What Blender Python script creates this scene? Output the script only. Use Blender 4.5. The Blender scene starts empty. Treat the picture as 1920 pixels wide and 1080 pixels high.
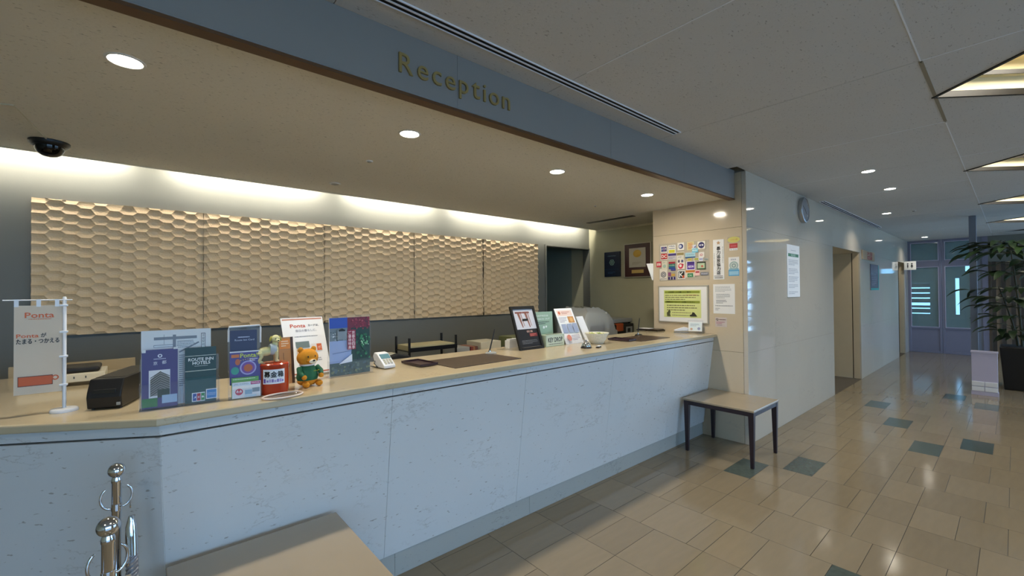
import bpy, bmesh, math, random
from mathutils import Vector, Matrix, Euler
random.seed(7)
S = bpy.context.scene
COL = S.collection
PI = math.pi

# ------------------------------------------------------------------ camera
yaw, pitch, roll = 0.86032, 0.01126, -0.00762
f = Vector((math.cos(yaw)*math.cos(pitch), math.sin(yaw)*math.cos(pitch), math.sin(pitch)))
r = Vector((math.sin(yaw), -math.cos(yaw), 0)); u = r.cross(f)
r2 = math.cos(roll)*r + math.sin(roll)*u; u2 = -math.sin(roll)*r + math.cos(roll)*u
cd = bpy.data.cameras.new('camera'); cam = bpy.data.objects.new('camera', cd); COL.objects.link(cam)
cam.matrix_world = Matrix(((r2.x, u2.x, -f.x, 0), (r2.y, u2.y, -f.y, 0), (r2.z, u2.z, -f.z, 1.46), (0, 0, 0, 1)))
cd.sensor_width = 36; cd.lens = 811.1*36/1920; cd.clip_start = 0.02
S.camera = cam

# ------------------------------------------------------------------ world, lights, exposure
S.view_settings.view_transform = 'Standard'; S.view_settings.look = 'None'
S.view_settings.gamma = 1; S.view_settings.use_curve_mapping = False
S.view_settings.exposure = 0.0
W = bpy.data.worlds.new('daylight'); S.world = W; W.use_nodes = True
wb = W.node_tree.nodes['Background']; wb.inputs[0].default_value = (0.37, 0.64, 1.0, 1); wb.inputs[1].default_value = 6.0
S.cycles.max_bounces = 10; S.cycles.diffuse_bounces = 5; S.cycles.glossy_bounces = 4; S.cycles.transparent_max_bounces = 24
S.cycles.caustics_reflective = False; S.cycles.caustics_refractive = False
S.cycles.sample_clamp_indirect = 4.0
CREAM = (1.0, 0.92, 0.78)

def area(name, loc, sx, sy, power, color, rot=(0, 0, 0), disk=False, spread=PI, portal=False):
    l = bpy.data.lights.new(name, 'AREA'); l.shape = 'DISK' if disk else 'RECTANGLE'
    l.size = sx
    if not disk: l.size_y = sy
    l.energy = power; l.color = color; l.spread = spread
    if portal: l.cycles.is_portal = True
    o = bpy.data.objects.new(name, l); o.location = loc; o.rotation_euler = rot; COL.objects.link(o)
    return o
# daylight enters through the two window bands of the street side (portals only guide the sky's light)
for x0, x1 in ((-2.3, 3.4), (7.6, 13.7)):
    area('window_portal', ((x0+x1)/2, -4.42, 1.3), x1-x0, 2.3, 1, (1, 1, 1), (-PI/2, 0, 0), portal=True)
area('window_portal', (13.85, -3.0, 1.25), 2.3, 2.4, 1, (1, 1, 1), (0, PI/2, 0), portal=True)  # unseen end wall opening, added to send more sky light to the far ceiling
SOFFIT_LAMPS = [(-0.044, 2.236), (1.163, 2.236), (2.38, 2.236), (3.61, 2.24)]
HALL_LAMPS = [(5.34, 0.91), (6.46, 0.91), (8.49, 1.24), (13.0, 1.27), (2.9, -2.2), (5.4, -2.2), (0.4, -2.2)]
for x, y in SOFFIT_LAMPS:
    area('downlight_beam', (x, y, 2.36), 0.1, 0, 10.5, CREAM, disk=True, spread=math.radians(178))
for x, y in HALL_LAMPS:
    area('downlight_beam', (x, y, 2.60), 0.09, 0, 4.5, CREAM, disk=True, spread=math.radians(130))
COVE = [(-1.75, -0.02), (0.12, 1.32), (1.46, 2.50), (2.66, 3.70), (3.82, 4.95)]
for x0, x1 in COVE:
    area('cove_tube_light', ((x0+x1)/2, 3.985, 2.455), x1-x0-0.1, 0.03, 12*(x1-x0), CREAM, (math.radians(55), 0, 0))
DIAMONDS = [-1.3, 1.12, 3.593, 6.063, 8.58, 11.08, 13.3]
for x in DIAMONDS[:-1]:
    area('coffer_light', (x, -0.306, 2.86), 0.5, 0.5, 14, CREAM, (0, 0, PI/4))

# ------------------------------------------------------------------ helpers
def lin(c):
    if isinstance(c, str):
        c = [int(c[i:i+2], 16)/255 for i in (0, 2, 4)]
        return tuple((x/12.92 if x <= 0.04045 else ((x+0.055)/1.055)**2.4) for x in c)
    return tuple(c)

def mat(name, color, rough=0.5, metal=0.0, noise=0.0, scale=8.0, bump=0.0, bscale=200.0, emit=0.0, coat=0.0, stretch=(1, 1, 1), rnd=0.0):
    m = bpy.data.materials.new(name); m.use_nodes = True
    nt = m.node_tree; b = nt.nodes['Principled BSDF']; c = lin(color)
    b.inputs['Roughness'].default_value = rough; b.inputs['Metallic'].default_value = metal
    b.inputs['Coat Weight'].default_value = coat; b.inputs['Coat Roughness'].default_value = 0.06
    tc = nt.nodes.new('ShaderNodeTexCoord'); mp = nt.nodes.new('ShaderNodeMapping'); mp.inputs['Scale'].default_value = stretch
    nt.links.new(tc.outputs['Object'], mp.inputs[0])
    n = nt.nodes.new('ShaderNodeTexNoise'); n.inputs['Scale'].default_value = scale; n.inputs['Detail'].default_value = 4
    nt.links.new(mp.outputs[0], n.inputs['Vector'])
    mx = nt.nodes.new('ShaderNodeMix'); mx.data_type = 'RGBA'
    k = noise if noise else 0.03
    mx.inputs['A'].default_value = tuple(x*(1-k) for x in c)+(1,); mx.inputs['B'].default_value = tuple(min(1, x*(1+k)) for x in c)+(1,)
    nt.links.new(n.outputs['Fac'], mx.inputs['Factor'])
    out = mx.outputs['Result']
    if rnd:
        oi = nt.nodes.new('ShaderNodeObjectInfo'); mr = nt.nodes.new('ShaderNodeMapRange')
        mr.inputs['To Min'].default_value = 1-rnd; mr.inputs['To Max'].default_value = 1+rnd
        nt.links.new(oi.outputs['Random'], mr.inputs['Value'])
        vm = nt.nodes.new('ShaderNodeVectorMath'); vm.operation = 'SCALE'
        nt.links.new(out, vm.inputs[0]); nt.links.new(mr.outputs[0], vm.inputs['Scale']); out = vm.outputs[0]
    nt.links.new(out, b.inputs['Base Color'])
    if bump:
        n2 = nt.nodes.new('ShaderNodeTexNoise'); n2.inputs['Scale'].default_value = bscale; n2.inputs['Detail'].default_value = 3
        nt.links.new(mp.outputs[0], n2.inputs['Vector'])
        bp = nt.nodes.new('ShaderNodeBump'); bp.inputs['Strength'].default_value = bump; bp.inputs['Distance'].default_value = 0.002
        nt.links.new(n2.outputs['Fac'], bp.inputs['Height']); nt.links.new(bp.outputs[0], b.inputs['Normal'])
    if emit:
        b.inputs['Emission Color'].default_value = c+(1,); b.inputs['Emission Strength'].default_value = emit
    return m

def marble(name, color, spot, rough, vein=0.5, dots=0.5, coat=0.0):
    m = mat(name, color, rough, noise=0.05, scale=1.6, coat=coat); nt = m.node_tree; b = nt.nodes['Principled BSDF']
    src = b.inputs['Base Color'].links[0].from_socket
    tc = nt.nodes.new('ShaderNodeTexCoord')
    geo = nt.nodes.new('ShaderNodeNewGeometry')
    ns = nt.nodes.new('ShaderNodeTexNoise'); ns.inputs['Scale'].default_value = 5; ns.inputs['Detail'].default_value = 8; ns.inputs['Roughness'].default_value = 0.62
    mp = nt.nodes.new('ShaderNodeMapping'); mp.inputs['Scale'].default_value = (0.8, 0.8, 2.0); mp.inputs['Rotation'].default_value = (0, 0.25, 0)
    nt.links.new(geo.outputs['Position'], mp.inputs[0]); nt.links.new(mp.outputs[0], ns.inputs['Vector'])
    a = nt.nodes.new('ShaderNodeMath'); a.operation = 'SUBTRACT'; a.inputs[1].default_value = 0.5; nt.links.new(ns.outputs['Fac'], a.inputs[0])
    ab = nt.nodes.new('ShaderNodeMath'); ab.operation = 'ABSOLUTE'; nt.links.new(a.outputs[0], ab.inputs[0])
    r1 = nt.nodes.new('ShaderNodeMapRange'); r1.inputs['From Min'].default_value = 0.0; r1.inputs['From Max'].default_value = 0.012
    r1.inputs['To Min'].default_value = vein; r1.inputs['To Max'].default_value = 0; nt.links.new(ab.outputs[0], r1.inputs['Value'])
    n3 = nt.nodes.new('ShaderNodeTexNoise'); n3.inputs['Scale'].default_value = 3.3; n3.inputs['Detail'].default_value = 3; nt.links.new(geo.outputs['Position'], n3.inputs['Vector'])
    r3 = nt.nodes.new('ShaderNodeMapRange'); r3.inputs['From Min'].default_value = 0.52; r3.inputs['From Max'].default_value = 0.64; nt.links.new(n3.outputs['Fac'], r3.inputs['Value'])
    mu = nt.nodes.new('ShaderNodeMath'); mu.operation = 'MULTIPLY'; nt.links.new(r1.outputs[0], mu.inputs[0]); nt.links.new(r3.outputs[0], mu.inputs[1])
    n4 = nt.nodes.new('ShaderNodeTexNoise'); n4.inputs['Scale'].default_value = 42; n4.inputs['Detail'].default_value = 2; nt.links.new(mp.outputs[0], n4.inputs['Vector'])
    r4 = nt.nodes.new('ShaderNodeMapRange'); r4.inputs['From Min'].default_value = 0.68; r4.inputs['From Max'].default_value = 0.74; r4.inputs['To Max'].default_value = dots; nt.links.new(n4.outputs['Fac'], r4.inputs['Value'])
    ad = nt.nodes.new('ShaderNodeMath'); ad.operation = 'MAXIMUM'; nt.links.new(mu.outputs[0], ad.inputs[0]); nt.links.new(r4.outputs[0], ad.inputs[1])
    mx = nt.nodes.new('ShaderNodeMix'); mx.data_type = 'RGBA'; mx.inputs['B'].default_value = lin(spot)+(1,)
    nt.links.new(src, mx.inputs['A']); nt.links.new(ad.outputs[0], mx.inputs['Factor']); nt.links.new(mx.outputs['Result'], b.inputs['Base Color'])
    return m

def glassy(name, tint=(1, 1, 1), refl=1.45, alpha=0.0, rough=0.03, body=(0.8, 0.85, 0.9)):
    m = bpy.data.materials.new(name); m.use_nodes = True; nt = m.node_tree
    for n in list(nt.nodes):
        if n.type != 'OUTPUT_MATERIAL': nt.nodes.remove(n)
    out = [n for n in nt.nodes if n.type == 'OUTPUT_MATERIAL'][0]
    t = nt.nodes.new('ShaderNodeBsdfTransparent'); t.inputs[0].default_value = tint+(1,)
    d = nt.nodes.new('ShaderNodeBsdfDiffuse'); d.inputs[0].default_value = body+(1,)
    g = nt.nodes.new('ShaderNodeBsdfGlossy'); g.inputs['Roughness'].default_value = rough
    fr = nt.nodes.new('ShaderNodeFresnel'); fr.inputs[0].default_value = refl
    m1 = nt.nodes.new('ShaderNodeMixShader'); m1.inputs[0].default_value = alpha
    ge = nt.nodes.new('ShaderNodeNewGeometry'); iv = nt.nodes.new('ShaderNodeMath'); iv.operation = 'SUBTRACT'; iv.inputs[0].default_value = 1.0; nt.links.new(ge.outputs['Backfacing'], iv.inputs[1])
    fm = nt.nodes.new('ShaderNodeMath'); fm.operation = 'MULTIPLY'; nt.links.new(fr.outputs[0], fm.inputs[0]); nt.links.new(iv.outputs[0], fm.inputs[1])
    m2 = nt.nodes.new('ShaderNodeMixShader')
    nt.links.new(t.outputs[0], m1.inputs[1]); nt.links.new(d.outputs[0], m1.inputs[2])
    nt.links.new(fm.outputs[0], m2.inputs[0]); nt.links.new(m1.outputs[0], m2.inputs[1]); nt.links.new(g.outputs[0], m2.inputs[2])
    nt.links.new(m2.outputs[0], out.inputs[0])
    return m

def emitter(name, color, s):
    m = bpy.data.materials.new(name); m.use_nodes = True; b = m.node_tree.nodes['Principled BSDF']
    b.inputs['Base Color'].default_value = (0.8, 0.8, 0.8, 1); b.inputs['Emission Color'].default_value = tuple(color)+(1,); b.inputs['Emission Strength'].default_value = s
    return m

M = dict(
    counter=marble('pale marble with brown specks', 'D0D4D5', '7A7062', 0.17, 0.36, 0.6),
    top=marble('beige marble top', 'BFB092', '8A7458', 0.14, 0.35, 0.3),
    wall_marble=marble('polished grey marble', 'CBC2B2', '9A948C', 0.05, 0.3, 0.12),
    sticker_marble=marble('beige stone', 'CFC0A6', '9A948C', 0.10, 0.25, 0.1),
    lobby=mat('pale teal lobby wall', '9DB2AF', 0.6),
    slotblack=mat('matte black slot', '060606', 0.9),
    toe=marble('toe marble', 'A9ACA8', '6B6A66', 0.2, 0.5, 0.4),
    tile=mat('beige travertine tile', '8C7E67', 0.12, noise=0.10, scale=9, stretch=(0.5, 3, 1), rnd=0.08, bump=0.03, bscale=30),
    dark_tile=mat('dark green slate tile', '4C5650', 0.16, noise=0.4, scale=30, rnd=0.1),
    grout=mat('grout', '5E5648', 0.7),
    ceiling=None, soffit=None,
    seam=mat('pale ceiling seam', 'ECEEF4', 0.6),
    seam_tan=mat('tan ceiling seam', '8E8470', 0.6),
    fascia=mat('blue grey painted fascia', '8C8985', 0.4, noise=0.05, scale=3),
    brown=mat('bronze trim', '6B4F38', 0.35, 0.5),
    brass=mat('antique brass', 'A48E58', 0.4, 0.35),
    wallgrey=mat('grey green wall paper', '6F7069', 0.5, noise=0.04, bump=0.1, bscale=120),
    staffwall=mat('olive grey wall', 'B6B49A', 0.55, noise=0.04, bump=0.1, bscale=120),
    dim=mat('dim passage wall', '5F6B62', 0.6),
    wood=mat('light wood relief', 'DCC29B', 0.5, noise=0.06, scale=14, stretch=(0.6, 1, 6)),
    white=mat('white paint', 'E9E9E6', 0.45), whiteplastic=mat('white plastic', 'E4E6EA', 0.3),
    paper=mat('white paper', 'F1F1F0', 0.6), cream=mat('cream paint', 'EFE3BC', 0.6),
    black=mat('black plastic', '0B0B0E', 0.42, noise=0.2, scale=60), softblack=mat('black frame', '15130F', 0.4),
    chrome=mat('chrome', 'D7D9DE', 0.06, 1.0), steel=mat('brushed metal', 'B9BCC0', 0.3, 1.0),
    darkwood=mat('dark stained wood', '2B2027', 0.35, noise=0.25, scale=20, stretch=(1, 1, 0.2)),
    tabletop=mat('beige table top', 'A5967E', 0.25, noise=0.08, scale=5, coat=0.2),
    brownmat=mat('brown leather mat', '3A2A20', 0.35, noise=0.15, scale=40, bump=0.1, bscale=300),
    purpletray=mat('brown coin tray', '35222A', 0.3),
    red=mat('red orange plastic', 'B2371A', 0.2, coat=0.3), dog=mat('cream dog resin', 'D8D29A', 0.45, noise=0.2, scale=40),
    dogvest=mat('pale blue vest', 'B9C4C6', 0.5), bear=mat('golden plush', 'D08A1E', 0.9, noise=0.15, scale=90, bump=0.5, bscale=500),
    green=mat('green cloth', '17603F', 0.7, bump=0.3, bscale=400), bluegrey=mat('lavender grey door frame', '7C7C90', 0.35),
    framegrey=mat('grey blue post', '78808F', 0.35), leaf=mat('dark green leaf', '22391A', 0.5, noise=0.35, scale=6, rnd=0.35),
    stem=mat('plant stem', '3C3A20', 0.7), soil=mat('soil', '2A2118', 0.9, noise=0.4, scale=60), pot=mat('black planter', '14110F', 0.35),
    beige=mat('beige opening lining', 'CDBB9B', 0.5, noise=0.04), lav=mat('lavender white panel', 'BDB8CE', 0.3),
    slat=mat('dark wooden slat', '3B332C', 0.45, noise=0.2), slatback=mat('slat screen backing', 'B9AD9E', 0.6),
    glass=glassy('acrylic', (0.97, 0.98, 1.0), 1.35, 0.03), pane=glassy('window pane', (0.62, 0.76, 0.80), 1.6, 0.28, 0.02, (0.42, 0.56, 0.60)),  # pane: diffuse body colour puts the cloudy bright reflections into the glass
    smoke=glassy('camera dome', (0.06, 0.06, 0.07), 1.5, 0.2, 0.03, (0.01, 0.01, 0.01)),
    lens=emitter('downlight lens', (1.0, 0.93, 0.78), 14), tube=emitter('fluorescent tube', (1.0, 0.95, 0.8), 6), cofferlamp=emitter('coffer lamp', (1.0, 0.9, 0.62), 1.5),
    greyplastic=mat('grey plastic', '9A9C9A', 0.4), ivory=mat('ivory plastic', 'CFC9B4', 0.4), screen=mat('lcd', '5F8790', 0.2),
    candy=mat('candy', 'D9D27A', 0.4, rnd=0.4), film=glassy('plastic cover', (0.9, 0.92, 0.92), 1.5, 0.4, 0.12, (0.85, 0.87, 0.86)),
    rope=mat('silver grey braid', '8A8C92', 0.35, 0.3), chair=mat('black chair fabric', '0B0B0C', 0.8), desk=mat('desk laminate', 'A59576', 0.5),
    plaque=mat('maroon wood', '3A1518', 0.4), silver=mat('silver edge', 'CBC8BC', 0.35, 0.6), orange=mat('orange item', 'B4532A', 0.5),
)

def ceiling_mat(name, c):
    m = mat(name, c, 0.8, noise=0.04, scale=2); nt = m.node_tree; b = nt.nodes['Principled BSDF']; src = b.inputs['Base Color'].links[0].from_socket
    geo = nt.nodes.new('ShaderNodeNewGeometry'); mp = nt.nodes.new('ShaderNodeMapping'); mp.inputs['Scale'].default_value = (1, 2.2, 1)
    nt.links.new(geo.outputs['Position'], mp.inputs[0])
    n = nt.nodes.new('ShaderNodeTexNoise'); n.inputs['Scale'].default_value = 55; n.inputs['Detail'].default_value = 3; nt.links.new(mp.outputs[0], n.inputs['Vector'])
    rr = nt.nodes.new('ShaderNodeMapRange'); rr.inputs['From Min'].default_value = 0.64; rr.inputs['From Max'].default_value = 0.72; rr.inputs['To Max'].default_value = 0.5; nt.links.new(n.outputs['Fac'], rr.inputs['Value'])
    mx = nt.nodes.new('ShaderNodeMix'); mx.data_type = 'RGBA'; mx.inputs['B'].default_value = (0.08, 0.075, 0.07, 1)
    nt.links.new(src, mx.inputs['A']); nt.links.new(rr.outputs[0], mx.inputs['Factor']); nt.links.new(mx.outputs['Result'], b.inputs['Base Color'])
    bp = nt.nodes.new('ShaderNodeBump'); bp.inputs['Strength'].default_value = 0.5; bp.inputs['Distance'].default_value = 0.003; bp.invert = True
    nt.links.new(n.outputs['Fac'], bp.inputs['Height']); nt.links.new(bp.outputs[0], b.inputs['Normal'])
    return m
M['wall_marble'].node_tree.nodes['Principled BSDF'].inputs['IOR'].default_value = 1.85
M['ceiling'] = ceiling_mat('fissured ceiling board', 'CDCCCB'); M['soffit'] = ceiling_mat('fissured soffit board', 'E9E5DB')
pm = bpy.data.materials.new('printed ink'); pm.use_nodes = True
_a = pm.node_tree.nodes.new('ShaderNodeAttribute'); _a.attribute_name = 'Col'
pm.node_tree.links.new(_a.outputs['Color'], pm.node_tree.nodes['Principled BSDF'].inputs['Base Color']); pm.node_tree.nodes['Principled BSDF'].inputs['Roughness'].default_value = 0.45
M['print'] = pm

_tc = {}
def text_geo(s, res=2):
    if (s, res) in _tc: return _tc[(s, res)]
    c = bpy.data.curves.new('t', 'FONT'); c.body = s; c.resolution_u = res
    o = bpy.data.objects.new('t', c); COL.objects.link(o); bpy.context.view_layer.update()
    me = bpy.data.meshes.new_from_object(o.evaluated_get(bpy.context.evaluated_depsgraph_get()))
    vs = [(v.co.x, v.co.y) for v in me.vertices]; fs = [list(p.vertices) for p in me.polygons]
    bpy.data.objects.remove(o); bpy.data.meshes.remove(me)
    x0 = min(v[0] for v in vs); x1 = max(v[0] for v in vs); y0 = min(v[1] for v in vs); y1 = max(v[1] for v in vs)
    vs = [((x-x0)/(x1-x0), (y-y0)/(y1-y0)) for x, y in vs]
    _tc[(s, res)] = (vs, fs, (x1-x0)/(y1-y0)); return _tc[(s, res)]

class MB:
    def __init__(s): s.v = []; s.f = []; s.c = []; s.k = 0
    def add(s, vs, fs, col=None):
        n = len(s.v); s.v += [tuple(v) for v in vs]; s.f += [[i+n for i in q] for q in fs]; s.c += [col]*len(fs); return s
    def box(s, x0, y0, z0, x1, y1, z1, mx=None, col=None):
        vs = [Vector((x, y, z)) for z in (z0, z1) for y in (y0, y1) for x in (x0, x1)]
        if mx: vs = [mx @ v for v in vs]
        return s.add(vs, [(0, 2, 3, 1), (4, 5, 7, 6), (0, 1, 5, 4), (2, 6, 7, 3), (0, 4, 6, 2), (1, 3, 7, 5)], col)
    def hexa(s, a, b, col=None):   # two rings of four points
        return s.add(list(a)+list(b), [(3, 2, 1, 0), (4, 5, 6, 7), (0, 1, 5, 4), (1, 2, 6, 5), (2, 3, 7, 6), (3, 0, 4, 7)], col)
    def prism(s, poly, z0, z1, col=None):
        n = len(poly); vs = [(x, y, z0) for x, y in poly]+[(x, y, z1) for x, y in poly]
        return s.add(vs, [list(range(n))[::-1], list(range(n, 2*n))]+[(i, (i+1) % n, n+(i+1) % n, n+i) for i in range(n)], col)
    def lathe(s, prof, n=24, c=(0, 0, 0), mx=None, sy=1.0, col=None):
        vs = []
        for r_, z in prof:
            for i in range(n):
                a = 2*PI*i/n; v = Vector((c[0]+r_*math.cos(a), c[1]+sy*r_*math.sin(a), c[2]+z)); vs.append(mx @ v if mx else v)
        fs = []
        for j in range(len(prof)-1):
            for i in range(n): fs.append((j*n+i, j*n+(i+1) % n, (j+1)*n+(i+1) % n, (j+1)*n+i))
        if prof[0][0] > 1e-6: fs.append(list(range(n))[::-1])
        if prof[-1][0] > 1e-6: fs.append([(len(prof)-1)*n+i for i in range(n)])
        return s.add(vs, fs, col)
    def ball(s, c, r_, sc=(1, 1, 1), n=16, mx=None, col=None):
        prof = [(math.sin(PI*j/(n//2)), -math.cos(PI*j/(n//2))) for j in range(n//2+1)]
        vs = []
        for a_, z in prof:
            for i in range(n):
                t = 2*PI*i/n; v = Vector((r_*sc[0]*a_*math.cos(t), r_*sc[1]*a_*math.sin(t), r_*sc[2]*z))
                if mx: v = mx @ v
                vs.append(v+Vector(c))
        fs = [(j*n+i, j*n+(i+1) % n, (j+1)*n+(i+1) % n, (j+1)*n+i) for j in range(n//2) for i in range(n)]
        return s.add(vs, fs, col)
    def tube(s, path, r_, n=8, cap=True, col=None):
        path = [Vector(p) for p in path]; rs = r_ if isinstance(r_, (list, tuple)) else [r_]*len(path)
        vs = []; up = None
        for i, p in enumerate(path):
            d = (path[min(i+1, len(path)-1)]-path[max(i-1, 0)]).normalized()
            if up is None: up = Vector((0, 0, 1)) if abs(d.z) < 0.9 else Vector((1, 0, 0))
            sx = d.cross(up).normalized(); up = sx.cross(d).normalized()
            for k in range(n):
                a = 2*PI*k/n; vs.append(p+rs[i]*(math.cos(a)*sx+math.sin(a)*up))
        fs = [(j*n+i, j*n+(i+1) % n, (j+1)*n+(i+1) % n, (j+1)*n+i) for j in range(len(path)-1) for i in range(n)]
        if cap: fs += [list(range(n))[::-1], [(len(path)-1)*n+i for i in range(n)]]
        return s.add(vs, fs, col)
    # flat print on a sheet whose face looks along -Y (x right, z up)
    def q(s, x0, z0, x1, z1, col, y=None):
        s.k += 1; y = -0.0005-0.00006*s.k if y is None else y
        return s.add([(x0, y, z0), (x1, y, z0), (x1, y, z1), (x0, y, z1)], [(0, 1, 2, 3)], lin(col))
    def poly(s, pts, col):
        s.k += 1; y = -0.0005-0.00006*s.k
        return s.add([(x, y, z) for x, z in pts], [list(range(len(pts)))], lin(col))
    def disc(s, x, z, r_, col, n=20, sx=1.0, a0=0.0, a1=2*PI):
        return s.poly([(x+sx*r_*math.cos(a0+(a1-a0)*i/n), z+r_*math.sin(a0+(a1-a0)*i/n)) for i in range(n if a1-a0 > 6.2 else n+1)], col)
    def ring(s, x, z, r0, r1, col, n=24, sx=1.0):
        s.k += 1; y = -0.0005-0.00006*s.k
        vs = [(x+sx*rr*math.cos(2*PI*i/n), y, z+rr*math.sin(2*PI*i/n)) for rr in (r0, r1) for i in range(n)]
        return s.add(vs, [(i, (i+1) % n, n+(i+1) % n, n+i) for i in range(n)], lin(col))
    def line(s, x0, z0, x1, z1, w, col):
        d = Vector((x1-x0, z1-z0)).normalized()*w/2
        return s.poly([(x0+d.y, z0-d.x), (x1+d.y, z1-d.x), (x1-d.y, z1+d.x), (x0-d.y, z0+d.x)], col)
    def text(s, t, x, z, h, w=None, col='000000', align='l', thick=0.0):
        vs, fs, asp = text_geo(t); w = w or asp*h
        if align == 'c': x -= w/2
        if align == 'r': x -= w
        offs = [(0, 0)] if not thick else [(-thick, 0), (thick, 0), (0, thick), (0, -thick)]
        for ox, oz in offs:
            s.k += 1; y = -0.0005-0.00006*s.k
            s.add([(x+a*w+ox, y, z+b*h+oz) for a, b in vs], fs, lin(col))
        return s
    def vtext(s, t, x, z, h, w, col='000000', gap=1.12, thick=0.0):
        for i, ch in enumerate(t): s.text(ch, x, z-(i+1)*h*gap, h, w, col, thick=thick)
        return s
    def greek(s, x0, z0, x1, z1, n, col, fill=0.45, seed=1, last=0.6):   # rows of small words too small to read
        rd = random.Random(seed); dz = (z1-z0)/n
        for i in range(n):
            z = z1-(i+0.75)*dz; x = x0; xe = x0+(x1-x0)*(last if i == n-1 else rd.uniform(0.88, 1.0))
            while x < xe:
                w = rd.uniform(0.04, 0.13)*(x1-x0); s.q(x, z, min(x+w, xe), z+dz*fill, col, y=-0.0012); x += w+0.015*(x1-x0)
        return s
    def build(s, name, m, parent=None, smooth=False, bevel=0.0, seg=2, label=None, cat=None, group=None, kind=None, loc=None, rot=None):
        me = bpy.data.meshes.new(name); me.from_pydata(s.v, [], s.f)
        if any(c is not None for c in s.c):
            at = me.color_attributes.new('Col', 'FLOAT_COLOR', 'CORNER'); i = 0
            for p, c in zip(me.polygons, s.c):
                for _ in p.vertices: at.data[i].color = (*(c or (1, 1, 1)), 1); i += 1
        else:
            bm = bmesh.new(); bm.from_mesh(me); bmesh.ops.remove_doubles(bm, verts=bm.verts, dist=1e-6) if smooth else None
            bmesh.ops.recalc_face_normals(bm, faces=bm.faces); bm.to_mesh(me); bm.free()
        me.materials.append(M[m] if isinstance(m, str) else m)
        if smooth:
            me.polygons.foreach_set('use_smooth', [True]*len(me.polygons))
            me.set_sharp_from_angle(angle=math.radians(40))
        o = bpy.data.objects.new(name, me); COL.objects.link(o)
        if bevel:
            b = o.modifiers.new('bevel', 'BEVEL'); b.width = bevel; b.segments = seg; b.limit_method = 'ANGLE'; b.angle_limit = math.radians(40)
        if parent: o.parent = parent
        if loc: o.location = loc
        if rot is not None: o.rotation_euler = rot if not isinstance(rot, (int, float)) else (0, 0, rot)
        return tag(o, label, cat, group, kind)

def tag(o, label=None, cat=None, group=None, kind=None):
    for k, v in (('label', label), ('category', cat), ('group', group), ('kind', kind)):
        if v: o[k] = v
    return o
def thing(name, label, cat, loc=(0, 0, 0), rz=0.0, group=None, kind=None):
    o = bpy.data.objects.new(name, None); COL.objects.link(o); o.location = loc; o.rotation_euler = (0, 0, rz); o.empty_display_size = 0.05
    return tag(o, label, cat, group, kind)
def root(name):   # an Empty of the setting
    return thing(name, None, None, kind='structure')
def share(o, name, loc, parent, rot=None, scale=None):
    c = bpy.data.objects.new(name, o.data); COL.objects.link(c); c.parent = parent; c.location = loc
    if rot is not None: c.rotation_euler = rot
    if scale is not None: c.scale = scale
    return c
def box(x0, y0, z0, x1, y1, z1): return MB().box(x0, y0, z0, x1, y1, z1)

# ------------------------------------------------------------------ floor: stone tiles laid in courses
floor = box(-3, -4.6, -0.1, 14.2, 5.6, -0.004).build('floor', 'grout', kind='structure')
XL = [-3+0.4*i-0.2 for i in range(1, 9)]+[0.4*k for k in range(1, 12)]+[4.84, 5.29]
while XL[-1] < 14.2: XL.append(XL[-1]+0.412)
YG = lambda k: 0.045+0.1015*k
DARK = {(3.6, 13), (4.0, 10), (2.4, 4), (5.29, 4), (5.70, 1), (6.11, 7), (6.94, 10), (7.76, 1), (8.17, 4), (9.8, 1), (2.0, -6), (3.2, -4), (4.84, -8), (1.2, -9)}
tiles = []
for a, b in zip(XL[:-1], XL[1:]):
    k = -45-random.choice((0, 1))
    ds = sorted(q for x, q in DARK if abs(x-a) < 0.06)
    while YG(k) < 2.12:
        nd = [q for q in ds if q >= k]
        if nd and nd[0] == k: n, dk = 2, True
        else:
            n, dk = random.choice((2, 2, 2, 3, 3, 1)), False
            if nd and k+n > nd[0]: n = nd[0]-k
        y0, y1 = YG(k), YG(k+n)
        if y0 >= 1.64 and a >= 4.38: break
        tiles.append((a, b, y0, min(y1, 2.12 if a < 4.38 else 1.66), dk)); k += n
def tile_mb(mb, x0, x1, y0, y1, g=0.0007, c=0.0008):
    lo = [(x0+g, y0+g, -0.004), (x1-g, y0+g, -0.004), (x1-g, y1-g, -0.004), (x0+g, y1-g, -0.004)]
    mid = [(x, y, -c) for x, y, _ in lo]
    top = [(x0+g+c, y0+g+c, 0), (x1-g-c, y0+g+c, 0), (x1-g-c, y1-g-c, 0), (x0+g+c, y1-g-c, 0)]
    fs = [(8, 9, 10, 11)]+[(i+4*j, (i+1) % 4+4*j, (i+1) % 4+4*j+4, i+4*j+4) for j in (0, 1) for i in range(4)]
    return mb.add(lo+mid+top, fs)
def grout_edges(o):   # the chamfers and sides belong to the joint
    o.data.materials.append(M['grout'])
    for i, p_ in enumerate(o.data.polygons): p_.material_index = 0 if p_.normal.z > 0.99 else 1
    return o
def seen(t):   # rough size in the photograph
    x, y = (t[0]+t[1])/2, (t[2]+t[3])/2
    d = x*f.x+y*f.y; s = x*r.x+y*r.y
    return d > 0.8 and abs(s) < 1.25*d and y > -0.012*x-0.15 and x > 0.7
vis = sorted([t for t in tiles if seen(t)], key=lambda t: t[0]**2+t[2]**2)[:296]
vs_ = set(id(t) for t in vis); protos = {}
for x0, x1, y0, y1, dk in vis:
    key = (round(x1-x0, 3), round(y1-y0, 3), dk)
    if key not in protos:
        o = tile_mb(MB(), -(x1-x0)/2, (x1-x0)/2, -(y1-y0)/2, (y1-y0)/2).build('tile', 'dark_tile' if dk else 'tile', floor); grout_edges(o)
        protos[key] = o
    else: o = share(protos[key], 'tile', (0, 0, 0), floor)
    o.location = ((x0+x1)/2, (y0+y1)/2, random.uniform(-0.0003, 0.0003))
    if random.random() < 0.5 and not dk: o.rotation_euler.z = PI
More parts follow.
